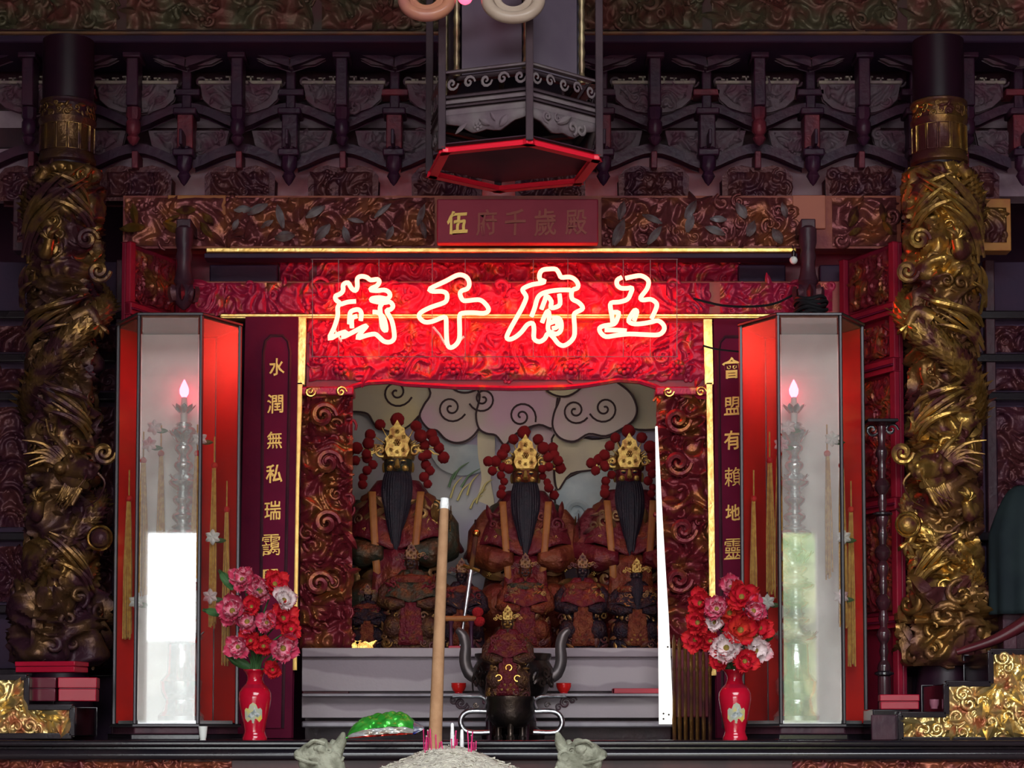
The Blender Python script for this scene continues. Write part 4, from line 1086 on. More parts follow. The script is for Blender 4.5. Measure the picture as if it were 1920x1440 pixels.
def flower(px, py, size, col, Y, mouth, label, rg, face=None):
    x, z = W(px, py, Y)
    r = size * 1.22 * PX(Y) / 2; k = r / .052
    mx, my, mz = mouth
    d = Vector((x - mx, Y - my - .25, (z - mz) * .25)).normalized() if face is None else Vector(face).normalized()
    q = Vector((0, 0, 1)).rotation_difference(d).to_euler()
    t = thing('silk_flower', label, 'flower', (x, Y, z), tuple(q), scale=k, local=True, group='silk flowers in the red vases')
    big, small = PET[col]
    n = 7
    for i in range(n):
        inst('petal', big, t, (0, 0, 0), (rg.uniform(-.35, .15), rg.uniform(-.2, .2), 2 * pi * i / n + rg.uniform(-.2, .2)), rg.uniform(.85, 1.18))
    for i in range(6):
        inst('petal', small, t, (0, 0, .004), (rg.uniform(-.25, .25), rg.uniform(-.2, .2), 2 * pi * (i + .5) / 6 + rg.uniform(-.2, .2)), rg.uniform(.75, 1.1))
    inst('eye', eye_me, t)
    # stem runs in the flower's own space down to the vase mouth
    M = Matrix.LocRotScale(t.location, t.rotation_euler, t.scale).inverted()
    a = M @ Vector((x, Y, z)); c = M @ Vector((mx + rg.uniform(-.012, .012), my + rg.uniform(-.012, .012), mz - .03)); b = M @ Vector((mx * .7 + x * .3, my * .6 + Y * .4, mz * .45 + z * .55))
    MB().tube(smooth_path([tuple(a), tuple(b), tuple(c)], False, 4), .0032 / k, 5).build('stem', G['leaf_green'], t)
def foliage(px, py, ang, ln, Y, label):
    x, z = W(px, py, Y); s = ln * PX(Y) / .085
    t = thing('silk_leaf', label, 'leaf', (x, Y, z), (pi / 2 - .3, 0, 0), local=True, group='silk leaves in the red vases')
    o = inst('blade', LEAF_ME, t, (0, 0, 0), (0, 0, ang), s)
    MB().tube([(0, 0, 0), (-math.sin(ang) * .03 * s, math.cos(ang) * .03 * s, .004)], .0018, 5).build('stalk', G['leaf_green'], t)
FL = {'left': (478, [(455, 1087, 46, 'petal_pink'), (515, 1096, 48, 'petal_red'), (488, 1110, 56, 'petal_pink'), (532, 1126, 48, 'petal_white'), (437, 1146, 56, 'petal_pink'), (472, 1138, 36, 'petal_red'), (464, 1166, 50, 'petal_pink'), (500, 1168, 38, 'petal_pink'), (530, 1160, 52, 'petal_red'), (545, 1180, 36, 'petal_red'), (447, 1213, 44, 'petal_pink'), (470, 1202, 40, 'petal_red'), (530, 1216, 58, 'petal_pink'), (494, 1212, 40, 'petal_red'), (511, 1256, 34, 'petal_red')],
              [(438, 1105, .7, 44), (476, 1140, -.3, 40), (470, 1252, 1.2, 50), (496, 1250, -1.0, 46), (420, 1152, 1.5, 40), (484, 1180, .1, 40)]),
      'right': (1378, [(1370, 1102, 44, 'petal_pink'), (1390, 1120, 56, 'petal_red'), (1314, 1132, 52, 'petal_red'), (1344, 1142, 44, 'petal_pink'), (1368, 1150, 52, 'petal_orange'), (1412, 1146, 48, 'petal_pink'), (1309, 1168, 48, 'petal_red'), (1340, 1168, 36, 'petal_white'), (1388, 1182, 64, 'petal_orange'), (1424, 1178, 44, 'petal_red'), (1304, 1200, 44, 'petal_red'), (1332, 1202, 40, 'petal_red'), (1362, 1215, 58, 'petal_white'), (1416, 1220, 50, 'petal_white'), (1396, 1240, 48, 'petal_red'), (1350, 1240, 40, 'petal_red')],
               [(1330, 1190, .6, 44), (1372, 1256, 1.0, 46), (1392, 1252, -.9, 44), (1360, 1182, .1, 40), (1420, 1205, -1.2, 40)])}
CN = {'petal_pink': 'pink', 'petal_red': 'red', 'petal_orange': 'orange red', 'petal_white': 'pale pink and white'}
for which, (cxp, fl, lv) in FL.items():
    cx, Yv, zm = vase(cxp, which); rg = random.Random(len(which)); cnt = {}
    for i, (a, b, s, c) in enumerate(fl):
        cnt[c] = cnt.get(c, 0) + 1
        flower(a, b, s, c, Yv - .05 - .05 * rg.random() + (.05 if b < 1120 else 0), (cx, Yv, zm), '%s flower in the %s vase, %s of its colour from the top' % (CN[c], which, ORD[cnt[c] - 1]), rg)
    for i, (a, b, an, ln) in enumerate(lv):
        foliage(a, b, an, ln, Yv - .01, 'green silk leaf in the %s vase, %s from the top' % (which, ORD[i]))

# ================================================================== STATUES
pom_me = MB().ball((0, 0, 0), 1.0, 12, 9, jit=.10, rg=random.Random(3)).mesh('pom_pom', G['pom_red'])
def statue(cxp, top, base, Y, label, robe, beard=True, pom=True, skin='statue_skin', width=1.0, crownm='gold', cape='robe_red', sash=True, nm='deity_statue', zbase=None, seed=1):
    """seated robed figure in its own space, one unit tall"""
    x, zt = W(cxp, top, Y); zb = WZ(base, Y) if zbase is None else zbase
    t = thing(nm, label, 'statue', (x, Y, zb), scale=zt - zb, local=True)
    rg = random.Random(seed); w = width
    # body: one continuous skin over trunk, head, arms and knees
    q = MB()
    q.loft([(0, 0, 0, .215 * w, .14), (0, 0, .06, .225 * w, .15), (0, 0, .16, .215 * w, .15), (0, .01, .28, .19 * w, .13), (0, .02, .40, .165 * w, .105), (0, .02, .52, .155 * w, .09), (0, .02, .61, .16 * w, .085), (0, .02, .665, .125 * w, .075), (0, .015, .70, .055, .055), (0, .005, .725, .048, .052), (0, -.005, .745, .054, .06), (0, -.005, .78, .06, .066), (0, 0, .82, .058, .064), (0, 0, .85, .035, .04)], 28)
    for sg in (-1, 1):
        q.tube([(sg * .14 * w, .02, .61), (sg * .195 * w, -.02, .52), (sg * .20 * w, -.07, .43), (sg * .13 * w, -.14, .40), (sg * .05, -.16, .405)], [.055, .062, .066, .06, .03], 12)
        q.ball((sg * .12 * w, -.10, .20), .10, 14, 10, (1, .9, 1.1))          # knees
        q.ball((sg * .025, -.058, .778), .012, 8, 6)                            # brows
    q.tube([(0, -.066, .785), (0, -.080, .762), (0, -.066, .752)], [.008, .013, .01], 8)
    body = q.build('body', G[robe], t, remesh=.009)
    # face mask over the head
    f = MB(); f.ball((0, -.012, .775), .060, 20, 14, (.92, .98, 1.05))
    f.tube([(0, -.068, .80), (0, -.083, .77), (0, -.072, .76)], [.006, .012, .010], 8)
    for sg in (-1, 1):
        f.ball((sg * .024, -.064, .795), .010, 8, 6, (1.4, .6, .5)); f.ball((sg * .060, 0, .775), .016, 8, 6, (.5, .8, 1.4)); f.ball((sg * .03, -.058, .765), .014, 8, 6)
    f.tube([(-.018, -.066, .742), (0, -.072, .738), (.018, -.066, .742)], .005, 6)
    face = f.build('face', G[skin], t)
    for sg in (-1, 1): MB().ball((sg * .024, -.070, .789), .0065, 8, 6, (1.5, .6, .7)).build('eye', G['beard_black'], face)
    if beard:
        q = MB()
        for k in range(11):          # a long beard of hanging locks
            a = (k - 5) / 5; L0 = .33 - .10 * a * a + rg.uniform(-.02, .02)
            q.tube(smooth_path([(a * .042, -.060 + .02 * a * a, .748), (a * .050, -.105 + .03 * a * a, .69), (a * .048, -.150 + .03 * a * a, .745 - L0 * .55), (a * .024, -.168 + .02 * a * a, .745 - L0)], False, 3), [.010, .013, .014, .0145, .0145, .014, .013, .011, .008, .003], 7)
        q.build('beard', G['beard_black'], t)
    # crown: ring, stepped front plate, bosses
    gm = G['gilt_crown' if crownm == 'gold' else crownm]
    c = MB(); c.lathe([(.066, .805), (.070, .815), (.068, .86), (.060, .885), (.03, .92), (.004, .94)], 20); crown = c.build('crown', gm, t)
    plate = [(-.055, .815), (.055, .815), (.072, .84), (.060, .862), (.070, .885), (.046, .90), (.040, .925), (.018, .935), (0, .955), (-.018, .935), (-.040, .925), (-.046, .90), (-.070, .885), (-.060, .862), (-.072, .84)]
    MB().prism([(a * .66, b) for a, b in plate], -.082, -.070).build('front_plate', gm, crown, bevel=.004)
    for a, b, r in ((0, .868, .016), (-.032, .838, .010), (.032, .838, .010), (0, .915, .011), (-.034, .892, .010), (.034, .892, .010), (0, .83, .009)):
        s_ = boss(r, 6); k = MB(); k.add([(a * .8 + u, -.083 - d, b + v) for u, v, d in s_.v], s_.f); k.build('boss', gm, crown)
    for sg in (-1, 1):
        for k in range(3):
            s_ = scroll(.030 - .004 * k, 1.4, .24, sg, 16); w_ = MB()
            w_.add([(sg * (.072 + .028 * k) + u, -.03 - d * .6, .84 + .012 * k - .04 * (k == 2) + v) for u, v, d in s_.v], s_.f); w_.build('crown_wing', gm, crown)
    # collar, cape, sash, belt, hem
    MB().lathe([(.06, .70), (.10, .685), (.155 * w, .655), (.17 * w, .62), (.165 * w, .60)], 28, (0, .015, 0), sy=.62).build('collar', G['robe_orange'] if robe != 'robe_orange' else G['robe_green'], t)
    for sg in (-1, 1):
        def cf(u, v, sg=sg):          # shawl sloping from the neck over the upper arm
            a = -.55 + 2.2 * u; R = .055 + .185 * w * v ** .9
            return (sg * (.03 + R * math.sin(a) if a > 0 else .03 + R * math.sin(a) * .4), .02 - (.05 + .13 * v) * math.cos(a) - .01, .715 - .27 * v - .03 * math.sin(u * 9) * v)
        MB().grid(cf, 12, 12).build('cape', G[cape], t, solid=.012)
        q = MB(); scatter(q, .25, .85, .35, .95, .16, seed + 140 + sg, lambda u, v, d, sg=sg: tuple(np.array(cf(min(1, max(0, u)), min(1, max(0, v)))) + np.array((sg * d * .12, -d * .25, 0))), 1.2, (.3, .4, .3), dmul=.4)
        q.build('cape_embroidery', G['gilt_dark'], t)['kind'] = 'stuff'
        if sash:
            def sf(u, v, sg=sg): return (sg * (.085 - .03 * v + .03 * u), -.115 - .055 * math.sin(v * 2.6), .66 - v * (.42 if sg < 0 else .36))
            MB().grid(sf, 3, 12).build('sash', G['sash_orange'], t, solid=.006)
    MB().lathe([(.168 * w, .445), (.172 * w, .46), (.168 * w, .475)], 28, (0, .005, 0), sy=.66).build('belt', gm, t)
    def apf(u, v): return ((u - .5) * .17 * (1 + .35 * v), -.155 - .02 * math.sin(v * 3) - .01 * math.cos((u - .5) * 8), .42 - v * .38)
    MB().grid(apf, 8, 10).build('apron', G['robe_orange'] if robe in ('robe_red', 'robe_dark') else G['robe_red'], t, solid=.010)
    for k in range(5):
        s_ = boss(.014, 6); w_ = MB(); a = -.06 + .03 * k
        w_.add([(a + u, -.178 - d, .10 + .05 * (k % 2) + v) for u, v, d in s_.v], s_.f); w_.build('ornament', gm, t)
    for a, b in ((-.13, .50), (.13, .50), (-.16, .34), (.17, .36)):
        s_ = boss(.012, 5); w_ = MB(); w_.add([(a * w + u, -.135 - d, b + v) for u, v, d in s_.v], s_.f); w_.build('ornament', gm, t)
    q = MB(); scatter(q, -.20 * w, .20 * w, .02, .36, .075, seed + 60, lambda u, v, d: (u, -.13 * math.sqrt(max(.05, 1 - (u / (.235 * w)) ** 2)) - .035 - d * .35 + .05 * v, v), 1.2, inside=lambda u, v: abs(u) > .085)
    q.build('embroidery', G['gilt_dark'], t)['kind'] = 'stuff'
    q = MB(); scatter(q, -.17 * w, .17 * w, .40, .64, .05, seed + 90, lambda u, v, d: (u, -.085 - .03 * (1 - (u / (.2 * w)) ** 2) - d * .45 - .06 * (.64 - v), v), 1.3, inside=lambda u, v: abs(u) > .06)
    q.build('chest_embroidery', G['gilt_dark' if seed % 2 else 'robe_red'], t)['kind'] = 'stuff'
    for sg in (-1, 1):
        q = MB(); scatter(q, -.05, .05, .40, .60, .045, seed + 95 + sg, lambda u, v, d: (sg * (.205 * w + d * .4 + .01), -.02 - u - .08 * (.6 - v) / .2, v), 1.2)
        q.build('sleeve_embroidery', G['gilt_dark'], t)['kind'] = 'stuff'
    MB().box(-.24 * w, .24 * w, -.17, .16, -.012, 0).build('plinth', G['dark_wood'], t, bevel=.004)
    if pom:
        P = [(0, .975, .026), (-.07, .945, .02), (.075, .945, .021), (-.105, .905, .02), (.10, .90, .024), (.135, .905, .021), (-.125, .87, .022), (.145, .875, .021), (.11, .86, .02), (-.16, .845, .022), (.17, .85, .02), (-.20, .84, .02), (-.12, .82, .018), (.125, .82, .018), (.19, .815, .022), (-.175, .80, .018)]
        for a, b, r in P:
            o = inst('pom_pom', pom_me, t, (a * pom + rg.uniform(-.008, .008), -.05 + rg.uniform(-.02, .02), b + rg.uniform(-.006, .006)), (rg.random(), rg.random(), 0), r * 1.12)
        for sg in (-1, 1):          # strings of red tufts that hang beside the face
            for k in range(5):
                inst('tuft', pom_me, t, (sg * (.105 + .008 * k) * pom + rg.uniform(-.022, .022), -.055 + rg.uniform(-.02, .02), .81 - .028 * k), (rg.random(), 0, 0), .016 + .006 * rg.random())
        wr = MB()
        for a, b, r in P: wr.tube([(a * .35, -.03, .86), (a * pom, -.045, b)], .0028, 5)
        wr.build('wire_spray', gm, t)
    return t
statue(747, 776, 1215, 8.95, 'tall statue with long dark beard and red pompom crown, at the left of the niche', 'robe_green', seed=1, zbase=ZT)
statue(985, 803, 1215, 8.98, 'tall statue with long dark beard and red pompom crown, in the middle of the niche', 'robe_orange', pom=.85, seed=2, zbase=ZT)
statue(1178, 800, 1215, 8.95, 'tall statue with long dark beard and red pompom crown, at the right of the niche', 'robe_red', pom=.85, seed=3, zbase=ZT)
statue(772, 1010, 1215, 8.56, 'small brown robed statue in front of the left bearded statue', 'robe_brown', False, False, 'dark_skin', 1.25, 'gilt_dark', 'robe_green', False, 'small_statue', ZT, 4)
statue(1193, 1040, 1215, 8.56, 'small dark robed statue with gold headdress in front of the right bearded statue', 'robe_dark', True, False, 'dark_skin', 1.3, 'gold', 'robe_dark', False, 'small_statue', ZT, 5)
statue(866, 1040, 1215, 8.62, 'small dark statue between the left and middle bearded statues', 'robe_dark', False, False, 'dark_skin', 1.1, 'gilt_dark', 'robe_dark', False, 'small_statue', ZT, 6)
statue(1092, 1030, 1215, 8.62, 'small dark statue between the middle and right bearded statues', 'robe_dark', False, False, 'dark_skin', 1.15, 'gilt_dark', 'robe_red', False, 'small_statue', ZT, 7)
statue(690, 1090, 1215, 8.58, 'smallest dark statue at the far left of the niche', 'robe_dark', False, False, 'dark_skin', 1.2, 'gilt_dark', 'robe_dark', False, 'small_statue', ZT, 8)
statue(985, 1030, 1215, 8.60, 'small orange robed statue in front of the middle bearded statue', 'robe_orange', False, False, 'dark_skin', 1.15, 'gilt_dark', 'robe_red', False, 'small_statue', ZT, 9)
# sword of the figure between the statues
x, z = W(862, 1060, 8.5); 
t = thing('ritual_sword', 'gilt hilted ritual sword leaning between the left and middle statues', 'sword', (x, 8.5, ZT))
a = Vector((WX(862, 8.5, 1110), 8.5, ZT)); b = Vector((WX(893, 8.5, 1000), 8.5, WZ(1000, 8.5)))
MB().tube([tuple(a), tuple(a.lerp(b, .7))], [.006, .010], 8, flat=.4).build('blade', G['pewter'], t)
MB().tube([tuple(a.lerp(b, .7)), tuple(a.lerp(b, .97))], .011, 8).build('grip', G['gilt_dark'], t)
MB().ball(tuple(b), .018, 10, 8).build('pommel', G['gold'], t)
MB().tube([tuple(a.lerp(b, .7) + Vector((-.035, 0, .012))), tuple(a.lerp(b, .7) + Vector((.035, 0, -.012)))], .008, 8).build('guard', G['gold'], t)
# little gold ingots on the shrine table
for k, a in enumerate((657, 686)):
    x, z = W(a, 1214, 8.44)
    P = [(x - .030, ZT), (x + .030, ZT), (x + .024, ZT + .012), (x + .034, ZT + .026), (x + .014, ZT + .019), (x, ZT + .026), (x - .014, ZT + .019), (x - .034, ZT + .026), (x - .024, ZT + .012)]
    tag(MB().prism(P, 8.40, 8.44).build('gold_ingot', G['gold'], None, bevel=.005), 'small gold ingot on the shrine table, %s from the left pillar' % ORD[k], 'ingot', 'gold ingots')
# rolled scroll with red ends
t = thing('rolled_scroll', 'orange rolled scroll with red ends lying left of the middle incense burner', 'scroll', (WX(868, 8.45), 8.45, WZ(1168, 8.45)))
z = WZ(1160, 8.45)
MB().tube([(WX(836, 8.45), 8.45, z), (WX(893, 8.45), 8.45, z)], .012, 12).build('roll', G['sash_orange'], t)
for a, bb in ((896, 1148), (899, 1165)): MB().ball((WX(a, 8.45), 8.45, WZ(bb, 8.45)), .022, 12, 8, (1.1, .8, 1)).build('red_end', G['pom_red'], t)
for a in (846, 884): MB().lathe([(.016, ZT), (.008, ZT + .02), (.007, z - .03), (.014, z - .010)], 10, (WX(a, 8.45), 8.45, 0)).build('rest', G['bracket_wood'], t)
MB().box(WX(842, 8.45), WX(880, 8.45), 8.41, 8.43, ZT, ZT + .012).build('red_foot', G['red_lacquer'], t, bevel=.002)
# ================================================================== DRAGON COLUMNS
def dragon_column(cxp, sg, which):
    """sg: side towards the shrine is -sg in x"""
    gd, gk = (G['gilt_dragon'], G['gilt_dark']) if sg > 0 else (G['gilt_shaded'], G['gilt_shaded_dark'])  # dimmer light on the left column is put into darker gilt colours
    Y = 7.98; p = PX(Y); cx = WX(cxp, Y, 600)
    z = lambda b: WZ(b, Y)
    t = thing('dragon_column', ('round column wrapped in a bright gilt dragon, right of the shrine' if sg > 0 else 'round column wrapped in a gilt dragon with shade put into its darker colour, left of the shrine'), 'column', (cx, Y, 0))
    MB().lathe([(.17, 0), (.17, .9), (.15, 1.0), (.13, z(1330)), (.105, z(1260)), (.100, z(320)), (.100, z(78))], 32, (cx, Y, 0)).build('shaft', mat('shaft_dark', (.022, .006, .014), (.016, .005, .012), 6, .4), t)
    MB().lathe([(.100, z(312)), (.112, z(308)), (.112, z(300)), (.105, z(296)), (.105, z(238)), (.112, z(233)), (.112, z(229)), (.104, z(227)), (.104, z(204)), (.112, z(200)), (.112, z(196)), (.100, z(193))], 32, (cx, Y, 0)).build('capital', gk, t)
    def cyl(r0):
        return lambda u, v, d: (cx + (r0 + d) * math.sin(u / r0), Y - (r0 + d) * math.cos(u / r0), v)
    q = MB(); scatter(q, -.16, .16, z(227), z(204), .026, 1300, cyl(.104), 1.3, dmul=.6); q.build('capital_carving', gd, t)['kind'] = 'stuff'
    for k in range(-3, 4):          # raised panel frames around the drum
        a0, a1 = (k - .42) * .44, (k + .42) * .44; r = .108
        pts = []
        for uu, vv in ((a0, z(290)), (a1, z(290)), (a1, z(243)), (a0, z(243))):
            pts.append((cx + r * math.sin(uu), Y - r * math.cos(uu), vv))
        MB().tube(pts, .0035, 5, closed=True).build('panel_frame', gd, t)
    # clouds, waves and foliage carved in the round over the whole shaft
    zs = [z(1245), z(1130), z(1010), z(890), z(770), z(650), z(530), z(420), z(322)]
    for i in range(8):
        q = MB(); so = 50 if sg < 0 else 0
        scatter(q, -.27, .27, zs[i], zs[i + 1], .075 if i < 2 else .06, 1320 + i + so, cyl(.115), 1.1, (.45, .5, .05), dmul=.9)
        relief(q, -.34, .34, zs[i] - .01, zs[i + 1] + .01, cyl(.102), .05, .05, 1390 + i + so, .0075)
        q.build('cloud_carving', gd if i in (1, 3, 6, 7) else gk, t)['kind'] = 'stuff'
    # bundles of flowing strands: tail hair, flames and fins sweeping round the shaft
    rgs = random.Random(31)
    for b0, b1, a0, a1, ns in ((470, 335, -1.1, .9, 13), (420, 345, .9, -.6, 8), (645, 575, -1.0, .8, 10), (800, 735, .9, -.7, 9), (560, 500, -1.5, -.6, 7), (1090, 1010, 1.0, -.2, 8)):
        for k_ in range(ns):
            f_ = k_ / ns; pts_ = []; L2 = rgs.uniform(.6, 1.0)
            for i in range(9):
                u = i / 8 * L2; a = sg * -(a0 + (a1 - a0) * u) ; zz = z(b0) + (z(b1) - z(b0)) * (u ** .7) + (f_ - .5) * .13 + .012 * math.sin(u * 5 + k_)
                R = .150 + .022 * math.sin(u * 3 + k_ * 1.7)
                pts_.append((cx + R * math.sin(a), Y - R * math.cos(a), zz))
            MB().tube(pts_, [.006, .009, .011, .012, .012, .011, .009, .006, .001], 6).build('flame_strand', gd, t)
    # body: a tapering coil
    N = 150; pts = []; rad = []
    for i in range(N):
        u = i / (N - 1)
        zz = z(330) + (z(1200) - z(330)) * u
        a = sg * (2 * pi * 2.35 * u + .4) ; R = .132 + .012 * math.sin(u * 9)
        pts.append((cx + R * math.sin(a), Y - R * math.cos(a), zz + .012 * math.sin(a * 2)))
        rad.append(.018 + .034 * math.sin(pi * min(1, u * 1.15 + .02)) ** .7)
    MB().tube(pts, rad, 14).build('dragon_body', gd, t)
    q = MB(); s2 = MB()
    for i in range(3, N - 3):
        P = Vector(pts[i]); T = (Vector(pts[i + 1]) - Vector(pts[i - 1])).normalized(); O = Vector((P.x - cx, P.y - Y, 0)).normalized(); B = T.cross(O)
        if i % 2 == 0:
            tip = P + O * (rad[i] * 1.75) - T * rad[i] * .5; b0 = P + O * rad[i] * .8 + T * .012; b1 = P + O * rad[i] * .8 - T * .012; w_ = B * .005
            q.add([b0 + w_, b1 + w_, b1 - w_, b0 - w_, tip], [(0, 1, 4), (1, 2, 4), (2, 3, 4), (3, 0, 4)])
        for k in range(-3, 4):      # overlapping scales
            an = k * .55 + (.27 if i % 2 else 0); c = P + (O * math.cos(an) + B * math.sin(an)) * rad[i] * 1.0
            n_ = (O * math.cos(an) + B * math.sin(an)); e = n_.cross(T); r = rad[i] * .33
            s2.add([c + T * r, c + e * r + n_ * .001, c - T * r * 1.3 + n_ * .013, c - e * r + n_ * .001], [(0, 1, 2, 3)])
    q.build('spine_fins', gd, t, smooth=False)
    o = s2.build('scales', gd, t, smooth=False); o['kind'] = 'stuff'
    # head: pointing inwards and up towards the shrine
    hx, hz = W(1752 if sg > 0 else 139, 880, Y - .15); hx = cx + (hx - cx)
    M = Matrix.Translation((hx, Y - .155, hz)) @ Matrix.Rotation(sg * .5, 4, 'Z') @ Matrix.Rotation(sg * -.35, 4, 'Y')
    d = -sg                      # snout direction in local x
    h = MB()
    h.tube([(-d * .10, .05, -.10), (-d * .05, .02, -.03), (0, 0, .01), (d * .05, -.01, .012), (d * .095, -.015, .018), (d * .115, -.015, .022)], [.05, .056, .056, .042, .036, .020], 16)
    for s_ in (-1, 1):
        h.ball((d * .012, s_ * .036 - .01, .045), .020, 10, 8); h.ball((d * .105, s_ * .020 - .015, .040), .014, 10, 8)
        h.ball((-d * .01, s_ * .055 - .01, -.005), .026, 10, 8)
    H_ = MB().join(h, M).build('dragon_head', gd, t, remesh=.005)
    def hp(name, fn):
        k = MB(); fn(k); return MB().join(k, M).build(name, gd, H_)
    hp('jaw', lambda k: k.tube([(-d * .02, 0, -.035), (d * .04, -.01, -.048), (d * .095, -.015, -.038)], [.034, .028, .014], 12))
    hp('tongue', lambda k: k.tube([(d * .02, -.01, -.018), (d * .08, -.015, -.02), (d * .12, -.02, .0)], [.012, .011, .003], 8, flat=.5))
    for s_ in (-1, 1):
        hp('horn', lambda k: k.tube(smooth_path([(-d * .02, s_ * .03, .05), (-d * .08, s_ * .045, .085), (-d * .12, s_ * .05, .10), (-d * .15, s_ * .06, .15)], False, 4), [.013 - .00085 * i for i in range(13)], 8))
        hp('whisker', lambda k: k.tube(smooth_path([(d * .10, s_ * .03 - .015, .02), (d * .14, s_ * .06 - .03, -.01), (d * .12, s_ * .08 - .04, -.08), (d * .06, s_ * .09 - .04, -.13)], False, 4), [.006 - .0004 * i for i in range(13)], 6))
        hp('ear', lambda k: k.tube([(-d * .04, s_ * .05, .02), (-d * .08, s_ * .085, .04), (-d * .10, s_ * .10, .03)], [.012, .014, .003], 8, flat=.5))
        hp('eye', lambda k: k.ball((d * .022, s_ * .045 - .016, .050), .011, 10, 8))
    for k_ in range(8):
        hp('fang', lambda k: k.tube([(d * (.045 + .008 * (k_ // 2) * 2), (-.018 if k_ % 2 else .012) - .01, -.004), (d * (.047 + .016 * (k_ // 2)), (-.020 if k_ % 2 else .014) - .01, -.026)], [.005, .001], 6))
    rg = random.Random(5)
    for k_ in range(26):            # flowing mane
        a = rg.uniform(-1.6, 1.6); b = rg.uniform(-.5, 1.0); L_ = rg.uniform(.06, .13)
        c0 = Vector((-d * .03, math.sin(a) * .05 - .01, math.cos(a) * .045)); dr = Vector((-d * (.75 + .2 * rg.random()), math.sin(a) * .6 - .35, math.cos(a) * .5 - .35 * b))
        hp('mane_lock', lambda k: k.tube(smooth_path([tuple(c0), tuple(c0 + dr * L_ * .5 + Vector((0, 0, .012))), tuple(c0 + dr * L_ - Vector((0, 0, .02)))], False, 3), [.011, .011, .010, .008, .006, .004, .0015], 6))
    for k_ in range(9):             # beard under the jaw
        a = -.045 + .0112 * k_
        hp('beard_lock', lambda k: k.tube([(d * (.0 + .010 * k_), -.02, -.055), (d * (.0 + .009 * k_) , -.035, -.10 - .012 * (k_ % 3)), (d * (-.02 + .008 * k_), -.03, -.14 - .02 * (k_ % 2))], [.008, .007, .001], 6))
    # four clawed legs
    for k_, (a, zz, up) in enumerate(((.55, z(1010), -1), (-.7, z(960), 1), (.5, z(610), -1), (-.55, z(480), 1))):
        a *= -sg; R = .13
        P0 = Vector((cx + R * math.sin(a), Y - R * math.cos(a), zz)); T_ = Vector((math.cos(a), math.sin(a), 0)) * (-sg)
        O = Vector((math.sin(a), -math.cos(a), 0))
        P1 = P0 + T_ * .05 + O * .03 + Vector((0, 0, -.03 * up)); P2 = P1 + T_ * .03 + Vector((0, 0, .055 * up)) + O * .01
        leg = MB().tube(smooth_path([tuple(P0), tuple(P1), tuple(P2)], False, 4), [.034, .032, .029, .027, .026, .024, .022, .021, .02], 10).build('dragon_leg', gd, t)
        for c_ in range(4):
            an = -1.0 + .66 * c_; dr = (Vector((0, 0, up)) * math.cos(an) + T_ * math.sin(an)).normalized()
            MB().tube(smooth_path([tuple(P2), tuple(P2 + dr * .03 + O * .018), tuple(P2 + dr * .055 - O * .002)], False, 3), [.012, .012, .011, .010, .008, .005, .001], 7).build('claw', gd, leg)
    # flaming pearl and rocks at the foot
    px_, pz_ = W(1700 if sg > 0 else 190, 985 if sg > 0 else 1010, Y - .12)
    MB().ball((px_, Y - .13, pz_), .040, 18, 12).build('pearl', gd, t)
    MB().tube([(px_ + .046 * math.cos(a), Y - .15, pz_ + .046 * math.sin(a)) for a in [2 * pi * i / 24 for i in range(24)]], .006, 6, closed=True).build('pearl_ring', G['gold'], t)
    q = MB(); relief(q, -.50, .50, z(1250), z(1105), cyl(.135), .075, .06, 1480 + (sg > 0), .010)
    scatter(q, -.42, .42, z(1240), z(1110), .09, 1490 + (sg > 0), cyl(.155), .9, (.6, .4, 0), dmul=.9)
    q.build('wave_rockwork', gk, t)['kind'] = 'stuff'
    # a lesser fish dragon and phoenix knot standing proud at mid height
    for k_, (a, b) in enumerate(((1700, 510), (1722, 450), (1790, 470), (1798, 690), (1690, 850))):
        a = a if sg > 0 else 2 * cxp - (a - 1765 + cxp)
        xx, zz = W(a, b, Y - .12)
        s_ = scroll(.045, 1.7, .28, 1 if k_ % 2 else -1, 24); w_ = MB()
        w_.add([(xx + u, Y - .125 - dd * .7, zz + v) for u, v, dd in s_.v], s_.f); w_.build('cloud_scroll', gd, t)
dragon_column(1765, 1, 'right'); dragon_column(122, -1, 'left')

